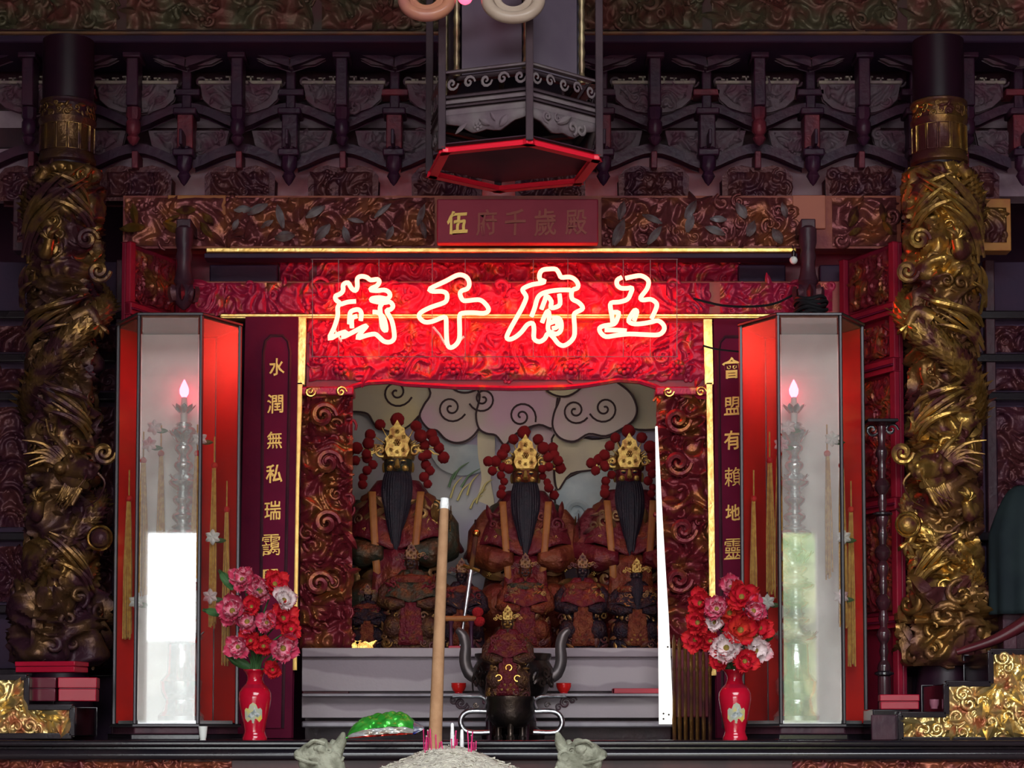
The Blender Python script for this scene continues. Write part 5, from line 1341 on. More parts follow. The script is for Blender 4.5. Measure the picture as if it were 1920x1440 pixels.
# ================================================================== HANGING PALACE LANTERN
def lantern():
    Y = 6.0; p = PX(Y); R = 172 * p; cx = WX(962, Y, 310)
    zb = WZ(312, Y); ph = math.radians(10)
    z = lambda b: WZ(b, Y)
    t = thing('palace_lantern', 'large dark six sided hanging lantern with red lower rim', 'lantern', (cx, Y, z(330)))
    ring = lambda r: [(cx + r * math.sin(ph + pi / 3 * k), Y - r * math.cos(ph + pi / 3 * k)) for k in range(6)]
    wood = mat('lantern_wood', (.040, .027, .033), (.052, .033, .039), 9, .75, 0, .15, 60, spec=.06)
    green = mat('lantern_dust', (.13, .105, .108), (.10, .07, .082), 12, .75, 0, .2, 60, spec=.08)
    def beam(name, r, z0, z1, th, mt, k, ov=0.0, par=None, bev=.003):
        A, B = ring(r)[k], ring(r)[(k + 1) % 6]
        dx, dy = B[0] - A[0], B[1] - A[1]; L_ = math.hypot(dx, dy); dx /= L_; dy /= L_; nx, ny = dy, -dx
        if (A[0] + B[0] - 2 * cx) * nx + (A[1] + B[1] - 2 * Y) * ny < 0: nx, ny = -nx, -ny
        A = (A[0] - dx * ov, A[1] - dy * ov); B = (B[0] + dx * ov, B[1] + dy * ov)
        return MB().zprism([A, B, (B[0] - nx * th, B[1] - ny * th), (A[0] - nx * th, A[1] - ny * th)], z0, z1).build(name, mt, par or t, bevel=bev)
    ztop = 4.98
    for k in range(6):
        x, y = ring(R)[k]
        MB().box(x - .011, x + .011, y - .011, y + .011, z(312), ztop).build('corner_post', wood, t, bevel=.003)
        o = beam('red_rim', R * 1.0, z(318), z(308), .02, mat('rim_neon_red', (.60, .012, .03), None, 5, .3), k, .01)  # red paint that also carries the red neon light on the rim
        beam('lower_rail', R * .97, z(250), z(238), .02, green, k); beam('rail_bead', R * .985, z(236), z(231), .012, wood, k)
        beam('upper_rail', R * .97, z(229), z(221), .02, green, k)
        # carved apron with a curved lower edge
        A, B = ring(R * .96)[k], ring(R * .96)[(k + 1) % 6]
        n = 12; V = []; lo = []
        for i in range(n + 1):
            u = i / n; x_, y_ = A[0] + (B[0] - A[0]) * u, A[1] + (B[1] - A[1]) * u
            dip = (z(250) - z(285)) * (.35 + .65 * (.5 - .5 * math.cos(2 * pi * u * 1)) ** .6) * (1 + .12 * math.cos(u * 6 * pi))
            V.append((x_, y_, z(250))); lo.append((x_, y_, z(250) - dip))
        q = MB(); q.add(V + lo, [(i, i + 1, n + 2 + i, n + 1 + i) for i in range(n)]); q.build('apron', green, t, solid=.01)
        nx, ny = (A[0] + B[0]) / 2 - cx, (A[1] + B[1]) / 2 - Y; L_ = math.hypot(nx, ny); nx /= L_; ny /= L_
        W_ = math.hypot(B[0] - A[0], B[1] - A[1]); dx, dy = (B[0] - A[0]) / W_, (B[1] - A[1]) / W_
        q = MB(); scatter(q, -W_ * .3, W_ * .3, z(278), z(253), .034, 1500 + k, lambda u, v, d: ((A[0] + B[0]) / 2 + dx * u + nx * (d * .5 + .006), (A[1] + B[1]) / 2 + dy * u + ny * (d * .5 + .006), v), 1.3)
        q.build('apron_carving', green, t)['kind'] = 'stuff'
        # balustrade with a row of ring scrolls
        beam('balustrade_rail', R * .98, z(173), z(168), .014, green, k); beam('balustrade_rail', R * .98, z(219), z(213), .014, wood, k)
        A2, B2 = ring(R * .97)[k], ring(R * .97)[(k + 1) % 6]
        for i in range(5):
            u = (i + .5) / 5; x_, y_ = A2[0] + (B2[0] - A2[0]) * u, A2[1] + (B2[1] - A2[1]) * u
            s_ = scroll(.019, 1.3, .22, 1 if i % 2 else -1, 14); w_ = MB()
            w_.add([(x_ + dx * a + nx * d * .4, y_ + dy * a + ny * d * .4, z(193) + b * 1.1) for a, b, d in s_.v], s_.f); w_.build('ring_scroll', green, t)
        # upper storey: panes between slender colonnettes
        A3, B3 = ring(R * .80)[k], ring(R * .80)[(k + 1) % 6]
        pane = beam('pane', R * .78, z(172), ztop, .004, mat('pane_cloth', (.10, .078, .10), (.075, .055, .078), 4, .5), k, -.012, bev=0)
        beam('pane_frame', R * .80, z(180), z(170), .014, wood, k)
        MB().lathe([(.011, z(172)), (.014, z(164)), (.009, z(156))] + [((.011 if i % 2 else .0075), z(150 - 12 * i)) for i in range(18)], 10, (A3[0], A3[1], 0)).build('colonnette', mat('brassy', (.22, .17, .09), (.12, .08, .05), 14, .35, .6), t)
    MB().zprism(ring(R * .95), z(300), z(298)).build('bottom_board', mat('under_board', (.05, .014, .026), (.03, .01, .02), 5, .6), t)
    MB().zprism(ring(R * .9), z(222), z(219)).build('floor_board', wood, t)
    # curled top ornaments reaching in from the front
    return t
lantern()
def ring_lamp(cxp, cyp, rp, Y, label, mt):
    x, z = W(cxp, cyp, Y); r = rp * PX(Y)
    t = thing('ring_light', label, 'lamp', (x, Y, z - r), group='round ring lights on the lantern')
    MB().tube([(x + r * math.cos(a), Y + .25 * r * math.sin(a), z + r * .82 * math.sin(a)) for a in [2 * pi * i / 36 for i in range(36)]], .018, 10, closed=True).build('glass_ring', mt, t)
    MB().tube([(x + r * .62 * math.cos(a), Y - .01, z + r * .5 * math.sin(a)) for a in [2 * pi * i / 30 for i in range(30)]], .012, 8, closed=True).build('inner_ring', mt, t)
    MB().tube([(x, Y + .02, z + r * .9), (x, Y + .1, z + r * 2.6)], .006, 6).build('hanger', G['bronze'], t)
ring_lamp(800, -2, 44, 5.66, 'pinkish glass ring light at the left top of the lantern', mat('ring_glass_red', (.30, .11, .09), (.36, .15, .09), 8, .25))
ring_lamp(962, -2, 50, 5.66, 'pale glass ring light at the middle top of the lantern', mat('ring_glass', (.30, .22, .17), (.36, .28, .22), 8, .25))
x, z = W(872, -6, 5.7)
t = thing('lantern_bulb', 'glowing red bulb between the two ring lights', 'bulb', (x, 5.7, z - .03))
MB().ball((x, 5.7, z), .022, 14, 10).build('globe', mat('bulb_dim', (.9, .1, .1), None, 5, .3, emit=(1, .05, .1), estr=5.0), t); MB().lathe([(.010, z + .018), (.010, z + .05)], 10, (x, 5.7, 0)).build('cap', G['bronze'], t)

# ================================================================== STONE CENSER IN FRONT
def censer():
    Y = 6.0; p = PX(Y); cx = WX(842, Y, 1430)
    zr = WZ(1446, Y)
    t = thing('stone_censer', 'grey stone incense burner with beast head handles in the foreground', 'censer', (cx, Y, 0))
    Rm = .235
    MB().lathe([(.14, 0), (.16, .05), (.15, .9), (.20, 1.0), (.26, 1.12), (.285, zr - .12), (.255, zr - .05), (.27, zr - .02), (.27, zr), (.24, zr), (.225, zr - .03), (.0, zr - .035)], 40, (cx, Y, 0)).build('bowl', G['stone'], t)
    rg = random.Random(2)
    def ashf(u, v):
        a = 2 * pi * u; r = .232 * v
        return (cx + r * math.cos(a), Y + r * math.sin(a), zr - .018 + .090 * math.exp(-(v * 1.3) ** 2) + rg.uniform(-.004, .004) * (v > .02))
    MB().grid(ashf, 64, 26).build('ash_bed', G['ash'], t)
    for k in range(60):
        a = rg.uniform(0, 2 * pi); r = .2 * math.sqrt(rg.random())
    q = MB()
    for k in range(160):          # crumbs of burnt incense on the ash
        a = rg.uniform(0, 2 * pi); r = .20 * math.sqrt(rg.random()); zz = zr - .018 + 0.090 * math.exp(-(r / .232 * 1.3) ** 2)
        d = Vector((rg.uniform(-1, 1), rg.uniform(-1, 1), rg.uniform(-.2, .3))).normalized() * .010
        c = Vector((cx + r * math.cos(a), Y + r * math.sin(a), zz + .002)); q.tube([tuple(c - d), tuple(c + d)], .0022, 5)
    o = q.build('ash_crumbs', G['ash'], t); o['kind'] = 'stuff'
    for sg, pts in ((-1, None), (1, None)):
        # beast head: muzzle outward and up, ear towards the bowl
        bx, bz = W(1078 if sg > 0 else 612, 1412, Y)
        h = MB()
        h.tube([(bx - sg * .02, Y, zr - .16), (bx - sg * .01, Y, zr - .06), (bx, Y - .01, bz - .02), (bx + sg * .02, Y - .02, bz + .004), (bx + sg * .05, Y - .025, bz - .004), (bx + sg * .078, Y - .025, bz - .018)], [.05, .055, .052, .044, .034, .022], 14)
        h.ball((bx + sg * .078, Y - .03, bz - .004), .016, 10, 8); h.ball((bx + sg * .060, Y - .03, bz - .03), .020, 10, 8)
        h.ball((bx + sg * .012, Y - .055, bz + .012), .016, 10, 8); h.tube([(bx - sg * .005, Y - .03, bz + .03), (bx + sg * .03, Y - .045, bz + .026), (bx + sg * .07, Y - .04, bz + .006)], [.014, .012, .009], 8)
        h.tube([(bx - sg * .03, Y - .01, bz), (bx - sg * .045, Y - .02, bz + .035), (bx - sg * .052, Y - .02, bz + .062)], [.020, .017, .006], 8)
        h.tube([(bx - sg * .012, Y + .02, bz + .01), (bx - sg * .02, Y + .02, bz + .04)], [.020, .007], 8)
        for k in range(5): h.ball((bx - sg * (.03 + .010 * k), Y - .045, bz - .015 - .022 * k), .020, 8, 6)
        h.tube([(bx - sg * .03, Y, zr - .12), (bx - sg * .12, Y, zr - .10)], [.035, .04], 10)
        hd = h.build('beast_head', G['stone'], t, remesh=.0045)
        for u, v, r_ in ((-.035, -.01, .020), (-.045, -.055, .022), (-.02, -.085, .022), (.005, -.05, .017), (-.012, .006, .014)):
            q = scroll(r_, 1.5, .26, sg, 18); w = MB(); w.add([(bx + sg * u + a_, Y - .052 - d_ * .5, bz + v + b_) for a_, b_, d_ in q.v], q.f); w.build('mane_curl', G['stone'], hd)
        MB().tube(smooth_path([(bx + sg * .02, Y - .052, bz - .03), (bx + sg * .05, Y - .056, bz - .024), (bx + sg * .085, Y - .045, bz - .012)], False, 4), .0045, 6).build('lip', G['stone'], hd)
        MB().tube(smooth_path([(bx + sg * .0, Y - .062, bz + .028), (bx + sg * .03, Y - .066, bz + .036), (bx + sg * .05, Y - .058, bz + .022)], False, 4), .006, 6).build('brow', G['stone'], hd)
        for s_ in (-1, 1): MB().ball((bx + sg * .026, Y - .058 if s_ < 0 else Y + .02, bz + .014), .007, 8, 6).build('eye', G['stone'], hd)
    return cx, Y, zr
ccx, cY, czr = censer()
# the thick joss stick
a = W(815, 1405, cY - .02); b = W(833, 955, cY + .10); c = W(834, 935, cY + .105)
t = thing('thick_joss_stick', 'tall thick tan joss stick with white ash tip standing in the censer', 'incense', (a[0], cY - .02, a[1]))
mid = ((a[0] + b[0]) / 2, cY + .03, (a[1] + b[1]) / 2)
MB().tube(smooth_path([(a[0], cY - .02, a[1] - .02), mid, (b[0], cY + .10, b[1])], False, 6), [.0205 - .00058 * i for i in range(13)], 16).build('stick', G['joss'], t)
MB().tube([(b[0], cY + .10, b[1]), ((b[0] + c[0]) / 2, cY + .102, (b[1] + c[1]) / 2), (c[0], cY + .105, c[1])], [.0132, .0138, .0122], 14).build('ash_tip', G['white_ash'], t)
rg = random.Random(21)
for k in range(24):
    px_ = rg.choice((rg.uniform(790, 812), rg.uniform(812, 862), rg.uniform(812, 862), rg.uniform(880, 894))); yy = cY + rg.uniform(-.06, .06)
    x, z0_ = W(px_, 1424, yy); h = rg.uniform(30, 58) * PX(yy)
    t = thing('pink_incense_stick', 'burnt down pink incense stick in the ash, %s from the left' % ORD[0], 'incense', (x, yy, z0_), group='pink incense sticks in the ash')
    t['_k'] = px_
    lean = rg.uniform(-.010, .010)
    MB().tube([(x, yy, z0_ - .012), (x + lean, yy + .003, z0_ + h)], .0019, 6).build('stick', G['pink_stick'], t)
    MB().ball((x + lean, yy + .003, z0_ + h), .0026, 6, 5).build('burnt_tip', G['ash'] if k % 5 == 0 else G['pink_stick'], t)
L_ = sorted([o for o in COL.objects if o.name.startswith('pink_incense_stick')], key=lambda o: o['_k'])
for i, o in enumerate(L_):
    o['label'] = 'burnt down pink incense stick in the ash, %s from the left' % ORD[i]; del o['_k']
for k, (a_, b_, h) in enumerate(((848, 1384, 26), (866, 1392, 22))):
    x, z = W(a_, b_, cY); o = MB().lathe([(.0055, z - .06), (.006, z), (.0045, z + h * PX(cY)), (.002, z + h * PX(cY) + .004)], 10, (x, cY, 0)).build('ash_column', G['white_ash'])
    tag(o, 'short white column of burnt ash among the pink sticks, %s' % ('the taller' if k == 0 else 'the shorter'), 'ash', 'ash columns')

# ================================================================== THINGS ON THE ALTAR TABLE
# bronze tripod burner with looped pewter handles
Y = 7.62; p = PX(Y); cx = WX(957, Y, 1340); z = lambda b: WZ(b, Y)
t = thing('tripod_burner', 'dark bronze tripod incense burner with bright looped handles', 'burner', (cx, Y, ZA))
MB().lathe([(.02, z(1366)), (30 * p, z(1362)), (40 * p, z(1350)), (44 * p, z(1335)), (43 * p, z(1318)), (46 * p, z(1312)), (46 * p, z(1306)), (40 * p, z(1306)), (38 * p, z(1316)), (.0, z(1318))], 32, (cx, Y, 0)).build('bowl', G['bronze'], t)
for k in range(3):
    a = -pi / 2 + 2 * pi * k / 3 + .0
    x_, y_ = cx + 26 * p * math.cos(a), Y + 26 * p * math.sin(a)
    MB().lathe([(.014, ZA), (.016, ZA + .01), (.010, ZA + .02), (.012, z(1362)), (.02, z(1352))], 12, (x_, y_, 0)).build('leg', G['bronze'], t)
for sg in (-1, 1):
    R_ = [(912 if sg < 0 else 1003, 1334), (880 if sg < 0 else 1036, 1334), (867 if sg < 0 else 1050, 1342), (864 if sg < 0 else 1054, 1356), (872 if sg < 0 else 1047, 1370), (890 if sg < 0 else 1034, 1374), (918 if sg < 0 else 1000, 1373)]
    P = smooth_path([(WX(a, Y, b), Y, WZ(b, Y)) for a, b in R_], False, 4)
    MB().tube(P, .0105, 10).build('loop_handle', G['pewter'], t)
    S_ = [(908 if sg < 0 else 1006, 1330), (912 if sg < 0 else 1002, 1316), (902 if sg < 0 else 1012, 1307), (886 if sg < 0 else 1030, 1306), (848 if sg < 0 else 1062, 1306)]
    MB().tube(smooth_path([(WX(a, Y, b), Y + .01, WZ(b, Y)) for a, b in S_], False, 4), .0062, 8).build('upper_arm', G['pewter'], t)
    s_ = scroll(.012, 1.4, .3, sg, 14); w_ = MB(); xx, zz = W(892 if sg < 0 else 1026, 1322, Y); w_.add([(xx + u, Y - d * .5, zz + v) for u, v, d in s_.v], s_.f); w_.build('handle_scroll', G['bronze'], t)
    MB().tube([(WX(912 if sg < 0 else 1003, Y), Y, z(1352)), (WX(918 if sg < 0 else 1000, Y), Y, z(1340))], .006, 6).build('brace', G['pewter'], t)
# gilt figure standing on its stand just behind the burner
Y = 7.80
o = thing('figure_stand', 'small dark wooden stand under the gilt figure', 'stand', (WX(952, Y), Y, ZA))
zz = WZ(1312, Y)
MB().box(WX(905, Y), WX(1000, Y), Y - .07, Y + .07, zz - .018, zz).build('top', G['dark_wood'], o, bevel=.005)
for sx in (-1, 1):
    for sy in (-1, 1): MB().lathe([(.010, ZA), (.013, ZA + .04), (.009, zz - .018)], 10, (WX(952, Y) + sx * .07, Y + sy * .05, 0)).build('leg', G['dark_wood'], o)
statue(952, 1128, 1312, Y, 'gilt ornamented figure with gold crown behind the bronze tripod burner', 'robe_brown', False, False, 'statue_skin', 1.05, 'gold', 'robe_red', False, 'gilt_figure', zz, 12)
for k, (a_, b_) in enumerate(((954, 1252), (935, 1271), (970, 1272))):
    x, z_ = W(a_, b_, Y - .05)
    o = MB().tube([(x + .011 * math.cos(q), Y - .065, z_ + .011 * math.sin(q)) for q in [2 * pi * i / 20 for i in range(20)]], .004, 7, closed=True).build('gold_ring', G['gold'])
    tag(o, 'small gold ring ornament hung on the gilt figure, %s' % ('the upper one', 'the lower left one', 'the lower right one')[k], 'ring', 'gold rings on the figure')
# large dark burner with tall upswept ears, on the shrine table foot
Y = 8.06; p = PX(Y); cx = WX(962, Y, 1240); z = lambda b: WZ(b, Y)
t = thing('eared_burner', 'large dark bronze burner with upswept ears behind the gilt figure', 'burner', (cx, Y, ZA))
MB().lathe([(58 * p, ZA), (60 * p, ZA + .02), (44 * p, ZA + .05), (40 * p, z(1318)), (62 * p, z(1300)), (74 * p, z(1275)), (76 * p, z(1255)), (68 * p, z(1240)), (72 * p, z(1232)), (72 * p, z(1226)), (62 * p, z(1226)), (60 * p, z(1238)), (0, z(1240))], 36, (cx, Y, 0)).build('bowl', G['bronze'], t)
for sg in (-1, 1):
    P = smooth_path([(cx + sg * 66 * p, Y, z(1272)), (cx + sg * 82 * p, Y, z(1262)), (cx + sg * 90 * p, Y, z(1240)), (cx + sg * 89 * p, Y, z(1210)), (cx + sg * 95 * p, Y, z(1190)), (cx + sg * 106 * p, Y, z(1180))], False, 4)
    MB().tube(P, [.026] * 5 + [.024] * 6 + [.022] * 5 + [.02, .018, .016, .014, .010], 10, flat=.7).build('ear', mat('ear_bronze', (.06, .052, .055), (.09, .07, .07), 9, .35, .6), t)
q = MB(); scatter(q, -.22, .22, z(1288), z(1258), .04, 1600, lambda u, v, d: (cx + (75 * p + d * .4) * math.sin(u / (75 * p)), Y - (75 * p + d * .4) * math.cos(u / (75 * p)), v), 1.1); q.build('bowl_carving', G['bronze'], t)['kind'] = 'stuff'
# red cups on the ledge
YL = 8.22; zl = WZ(1300, 8.18)
for which, a_ in (('left', 860), ('right', 1057)):
    x = WX(a_, YL, 1295); p = PX(YL)
    t = thing('red_cup', 'small glossy red offering cup on the ledge, %s of the burner' % which, 'cup', (x, YL, zl))
    MB().lathe([(7 * p, zl), (7 * p, zl + 2 * p), (11 * p, zl + 6 * p), (14 * p, zl + 13 * p), (14 * p, zl + 19 * p), (13 * p, zl + 19 * p), (11 * p, zl + 8 * p), (0, zl + 5 * p)], 24, (x, YL, 0)).build('bowl', G['cup_red'], t)
    MB().lathe([(8 * p, zl), (8 * p, zl + 1.5 * p)], 24, (x, YL, 0)).build('foot_ring', G['red_lacquer'], t)
    MB().tube([(x + 13.6 * p * math.cos(q), YL + 13.6 * p * math.sin(q), zl + 19 * p) for q in [2 * pi * i / 28 for i in range(28)]], .0016, 6, closed=True).build('rim', G['cup_red'], t)
t = thing('red_tray', 'flat red tray on the ledge beside the white upright strip', 'tray', (WX(1190, YL), YL, zl))
MB().box(WX(1148, YL), WX(1237, YL), YL - .03, YL + .05, zl, zl + .010).build('base', G['red_lacquer'], t, bevel=.003)
for y0 in (YL - .034, YL + .046): MB().box(WX(1147, YL), WX(1238, YL), y0, y0 + .008, zl, zl + .020).build('side', G['red_lacquer'], t, bevel=.002)
for x0 in (WX(1147, YL), WX(1238, YL) - .008): MB().box(x0, x0 + .008, YL - .034, YL + .054, zl, zl + .020).build('side', G['red_lacquer'], t, bevel=.002)

# foil snack bag
Y = 7.56; p = PX(Y)
t = thing('snack_bag', 'shiny green and red foil snack bag lying on the altar table', 'bag', (WX(720, Y), Y, ZA))
foil = mat('foil_green', (.05, .50, .05), (.12, .78, .10), 22, .22, .5, .5, 28)
rg = random.Random(8); cb = WX(718, Y, 1360)
def bagf(u, v, lo=0.0, hi=1.0):
    a = (u - .5) * 2; s = (1 - abs(a) ** 3.2)
    th = -pi * .06 + pi * 1.05 * (lo + (hi - lo) * v)
    cr = 1 + (.10 * abs(math.sin(u * 17 + v * 7)) + .08 * abs(math.sin(v * 11 - u * 13 + 1))) * s
    hgt = 46 * p * (s ** .6) * (.80 + .22 * u)
    return (cb + a * 68 * p, Y - .075 * math.cos(th) * (.25 + .75 * s ** .5) * cr, ZA + .005 + 9 * p * u + max(0, math.sin(th)) * hgt * .92 * cr)
MB().grid(lambda u, v: bagf(u, v, .17, .8), 60, 30).build('green_face', foil, t)
MB().grid(lambda u, v: bagf(u, v, .0, .08), 40, 8).build('red_edge', mat('foil_red', (.55, .03, .02), (.45, .05, .03), 22, .2, .6, .4, 28), t)
MB().grid(lambda u, v: bagf(u, v, .08, .17), 40, 8).build('white_band', mat('foil_white', (.65, .65, .65), (.5, .42, .3), 22, .25, .4, .3, 28), t)
MB().grid(lambda u, v: bagf(u, v, .8, 1.0), 40, 10).build('back_face', mat('foil_white', (.65, .65, .65)), t)
def endf(u, v): return (cb + (58 + 20 * u) * p, Y - .07 + .10 * v + .01 * math.sin(v * 20), ZA + (10 + 10 * u + (26 - 22 * u) * math.sin(pi * v)) * p)
MB().grid(endf, 8, 14).build('blue_end', mat('foil_blue', (.03, .04, .28), (.5, .5, .55), 20, .2, .6, .4, 28), t, solid=.003)
def seal(u, v): return (cb - (62 + 12 * u) * p, Y - .05 + .09 * v + .004 * math.sin(v * 30), ZA + (4 + 3 * math.sin(v * 8) * u) * p)
MB().grid(seal, 4, 16).build('crimped_seal', foil, t, solid=.002)

# ================================================================== STEPPED STANDS, BOXES
def stepped_stand(which, poly, Yf, dep):
    """poly: outline in photo pixels, traced round the front; a black frame round a carved gilt panel"""
    t = thing('stepped_stand', 'black lacquered stepped stand with carved gilt front, at the %s edge' % which, 'stand', (WX(sum(a for a, b in poly) / len(poly), Yf), Yf, ZA))
    Q = [(WX(a, Yf, 1320), max(ZA + .001, WZ(b, Yf))) for a, b in poly]
    MB().prism(Q, Yf + .02, Yf + dep).build('carcass', G['black_lacquer'], t, bevel=.004)
    n = len(Q)
    for i in range(n):
        (xa, za), (xb, zb) = Q[i], Q[(i + 1) % n]
        w = .011
        MB().box(min(xa, xb) - w * (za != zb), max(xa, xb) + w * (za != zb), Yf - .008, Yf + .022, min(za, zb) - w * (za == zb), max(za, zb) + w * (za == zb)).build('frame', G['black_lacquer'], t, bevel=.003)
    MB().prism(Q, Yf + .012, Yf + .02).build('ground', G['gilt_ground'], t)
    def ins(u, v):
        c = False; j = n - 1
        for i in range(n):
            (xi, zi), (xj, zj) = Q[i], Q[j]
            if (zi > v) != (zj > v) and u < (xj - xi) * (v - zi) / (zj - zi) + xi: c = not c
            j = i
        return c
    inn = lambda u, v, m_=.020: all(ins(u + a_, v + b_) for a_, b_ in ((m_, 0), (-m_, 0), (0, m_), (0, -m_)))
    xs = [a for a, b in Q]; zs = [b for a, b in Q]
    tiles = 3
    for k in range(tiles):
        u0 = min(xs) + (max(xs) - min(xs)) * k / tiles; u1 = min(xs) + (max(xs) - min(xs)) * (k + 1) / tiles
        q = MB(); scatter(q, u0, u1, min(zs) + .01, max(zs) - .01, .052, 1700 + k + len(which), flatmap(Yf + .004), 2.6, (.25, .65, .1), inside=inn, dmul=.75)
        relief(q, u0, u1, min(zs), max(zs), flatmap(Yf + .014), .016, .03, 1720 + k, .005, ins)
        q.build('gilt_carving', G['gilt_panel'], t)['kind'] = 'stuff'
    return t
stepped_stand('left', [(-90, 1380), (136, 1380), (136, 1326), (50, 1326), (50, 1270), (-90, 1270)], 7.40, .42)
stepped_stand('right', [(1688, 1392), (2010, 1392), (2010, 1222), (1858, 1222), (1858, 1282), (1774, 1282), (1774, 1340), (1688, 1340)], 7.40, .42)
def lacq_box(x0, x1, b0, b1, Y, dep, mt, label, rot=0.0, z0=None):
    xa, xb = WX(x0, Y, 1290), WX(x1, Y, 1290); za = WZ(b1, Y) if z0 is None else z0; zb = WZ(b0, Y)
    cx, cy = (xa + xb) / 2, Y + dep / 2; w, d = (xb - xa) / 2, dep / 2; h = zb - za
    t = thing('lacquer_box', label, 'box', (cx, cy, za), (0, 0, rot), local=True, group='red lacquer boxes')
    MB().box(-w, w, -d, d, 0, h * .52).build('base', mt, t, bevel=.003)
    MB().box(-w - .002, w + .002, -d - .002, d + .002, h * .55, h).build('lid', mt, t, bevel=.003)
    MB().box(-w + .003, w - .003, -d + .003, d - .003, h * .5, h * .57).build('seam', G['dark_wood'], t)
    return zb
zs1 = WZ(1320, 7.41) + .011
lacq_box(56, 104, 1270, 1318, 7.48, .10, mat('maroon_lacquer', (.10, .010, .022), None, 5, .18, coat=.4), 'dark maroon lacquer box on the left stepped stand', 0, zs1)
t_ = lacq_box(106, 176, 1270, 1318, 7.47, .13, G['red_lacquer'], 'bright red lacquer box beside the maroon box on the left stand', .12, zs1)
lacq_box(30, 150, 1240, 1268, 7.56, .12, G['red_lacquer'], 'long red lacquer box lying on the top step of the left stand', -.22, WZ(1264, 7.41) + .011)
zs2 = WZ(1334, 7.41) + .011
lacq_box(1655, 1726, 1302, 1330, 7.47, .12, G['red_lacquer'], 'red lacquer box at the foot of the right stepped stand', -.12, None)
t = thing('box_riser', 'plain black riser under the red box beside the right stepped stand', 'stand', (WX(1680, 7.6), 7.6, ZA))
zr_ = WZ(1330, 7.47)
MB().box(WX(1632, 7.45), WX(1700, 7.45), 7.452, 7.66, ZA, zr_).build('body', G['black_lacquer'], t, bevel=.004)
MB().box(WX(1628, 7.45), WX(1684, 7.45), 7.436, 7.452, ZA, zr_ - .02).build('front_board', G['dark_wood'], t, bevel=.003)
x, z_ = W(1752, 1334, 7.5)
t = thing('wine_cup', 'small dusky pink cup on the lower step of the right stand', 'cup', (x, 7.5, zs2))
MB().lathe([(.012, zs2), (.012, zs2 + .004), (.017, zs2 + .014), (.018, zs2 + .034), (.016, zs2 + .034), (.014, zs2 + .015), (0, zs2 + .01)], 20, (x, 7.5, 0)).build('bowl', mat('dusky_pink', (.28, .10, .14), None, 5, .3), t)
MB().lathe([(.013, zs2), (.013, zs2 + .003)], 20, (x, 7.5, 0)).build('foot_ring', mat('dusky_pink', (.28, .1, .14)), t)

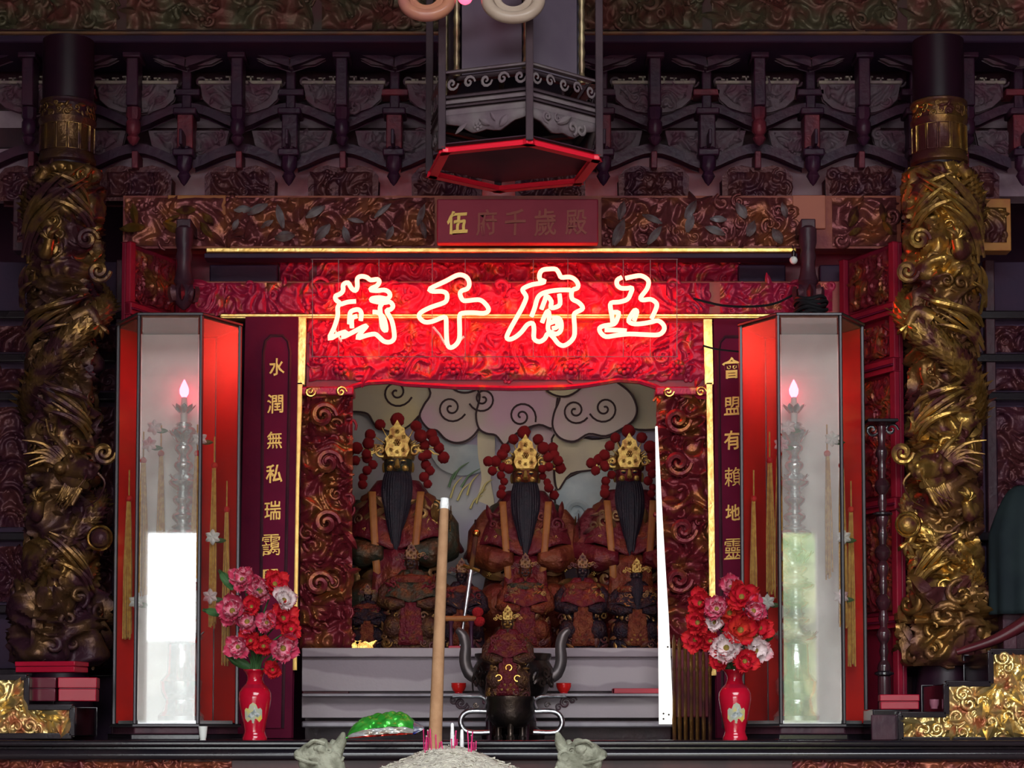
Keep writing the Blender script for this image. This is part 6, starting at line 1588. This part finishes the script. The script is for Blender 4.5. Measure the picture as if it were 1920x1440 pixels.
# turned lamp stand between the right cabinet and column
def turned_stand(cxp, which):
    Y = 7.78; x = WX(cxp, Y, 1000); p = PX(Y); z = lambda b: WZ(b, Y)
    t = thing('turned_stand', 'slim dark turned wooden stand between the %s lamp and the dragon column' % which, 'stand', (x, Y, ZA))
    prof = [(22 * p, ZA), (22 * p, ZA + .02), (13 * p, ZA + .04), (12 * p, z(1270))]
    y = 1262
    for k, r in enumerate((13, 9, 14, 10, 15, 9, 12, 16, 10, 13, 9, 15, 9, 12)):
        prof += [(r * .75 * p, z(y)), (r * p, z(y - 9)), (r * .8 * p, z(y - 18)), (6.5 * p, z(y - 24))]; y -= 31
    prof += [(9 * p, z(800)), (20 * p, z(794))]
    MB().lathe(prof, 20, (x, Y, 0)).build('shaft', mat('turned_lacquer', (.05, .012, .018), (.03, .01, .014), 9, .2, coat=.5), t)
    for b, r, h in ((1268, 18, 10), (968, 19, 8)):
        MB().lathe([(r * p * .7, z(b)), (r * p, z(b - h * .3)), (r * p, z(b - h * .7)), (r * p * .7, z(b - h))], 20, (x, Y, 0)).build('collar', G['black_lacquer'], t)
    MB().box(x - 30 * p, x + 28 * p, Y - .05, Y + .05, z(794), z(788)).build('top_shelf', G['black_lacquer'], t, bevel=.003)
    for sg in (-1, 1):
        q = scroll(14 * p, 1.3, .22, sg, 16); w_ = MB(); w_.add([(x + sg * 18 * p + u, Y - d * .4, z(806) + v) for u, v, d in q.v], q.f); w_.build('shelf_bracket', G['black_lacquer'], t)
turned_stand(1655, 'right')
# red slanting rail and draped cover at the right edge
Y = 7.55
a = Vector((WX(1800, Y, 1215), Y + .06, WZ(1222, Y))); b = Vector((WX(2010, Y, 1120), Y, WZ(1122, Y)))
t = thing('slanting_armrest', 'dark red slanting wooden armrest above the right stepped stand', 'armrest', (b.x, b.y, ZA))
MB().tube(smooth_path([tuple(a), tuple(a.lerp(b, .35) + Vector((0, 0, -.02))), tuple(a.lerp(b, .7) + Vector((0, 0, -.004))), tuple(b)], False, 5), [.012 + .0018 * i for i in range(16)], 12, flat=1.3).build('rail', mat('armrest_red', (.09, .012, .018), (.065, .010, .014), 7, .3), t)
MB().box(b.x - .25, b.x - .20, Y + .02, Y + .07, WZ(1222, 7.4), WZ(1180, Y)).build('post', G['dark_wood'], t, bevel=.004)
MB().box(b.x - .02, b.x + .03, Y - .02, Y + .03, WZ(1222, 7.4), b.z).build('post', G['dark_wood'], t, bevel=.004)
Y = 7.75
t = thing('draped_cover', 'dull grey green cloth cover draped over a tall shape at the right edge', 'cover', (WX(1940, Y), Y, ZA))
def drape(u, v):
    a = (u - .5) * 2 * pi * .5; w = .14 * (1 - .0 * v) * (.25 + .75 * min(1, v * 2.6) ** .6)
    return (WX(1935, Y) + (w + .006 * math.sin(u * 34) * v) * math.sin(a), Y + .12 - (w * .8 + .008 * math.sin(u * 34) * v) * math.cos(a), WZ(905, Y) - v * (WZ(905, Y) - WZ(1150, Y)))
MB().grid(drape, 48, 26).build('cloth', mat('cover_green', (.016, .024, .026), (.011, .016, .02), 5, .75, spec=.1), t, solid=.004)
MB().box(WX(1935, Y) - .10, WX(1935, Y) + .14, Y + .08, Y + .16, ZA, WZ(1140, Y)).build('support', G['dark_wood'], t, bevel=.004)
MB().ball((WX(1935, Y), Y + .11, WZ(908, Y) - .01), .05, 14, 8, (1, .8, .4)).build('crown', mat('cover_green', (.055, .075, .075)), t)
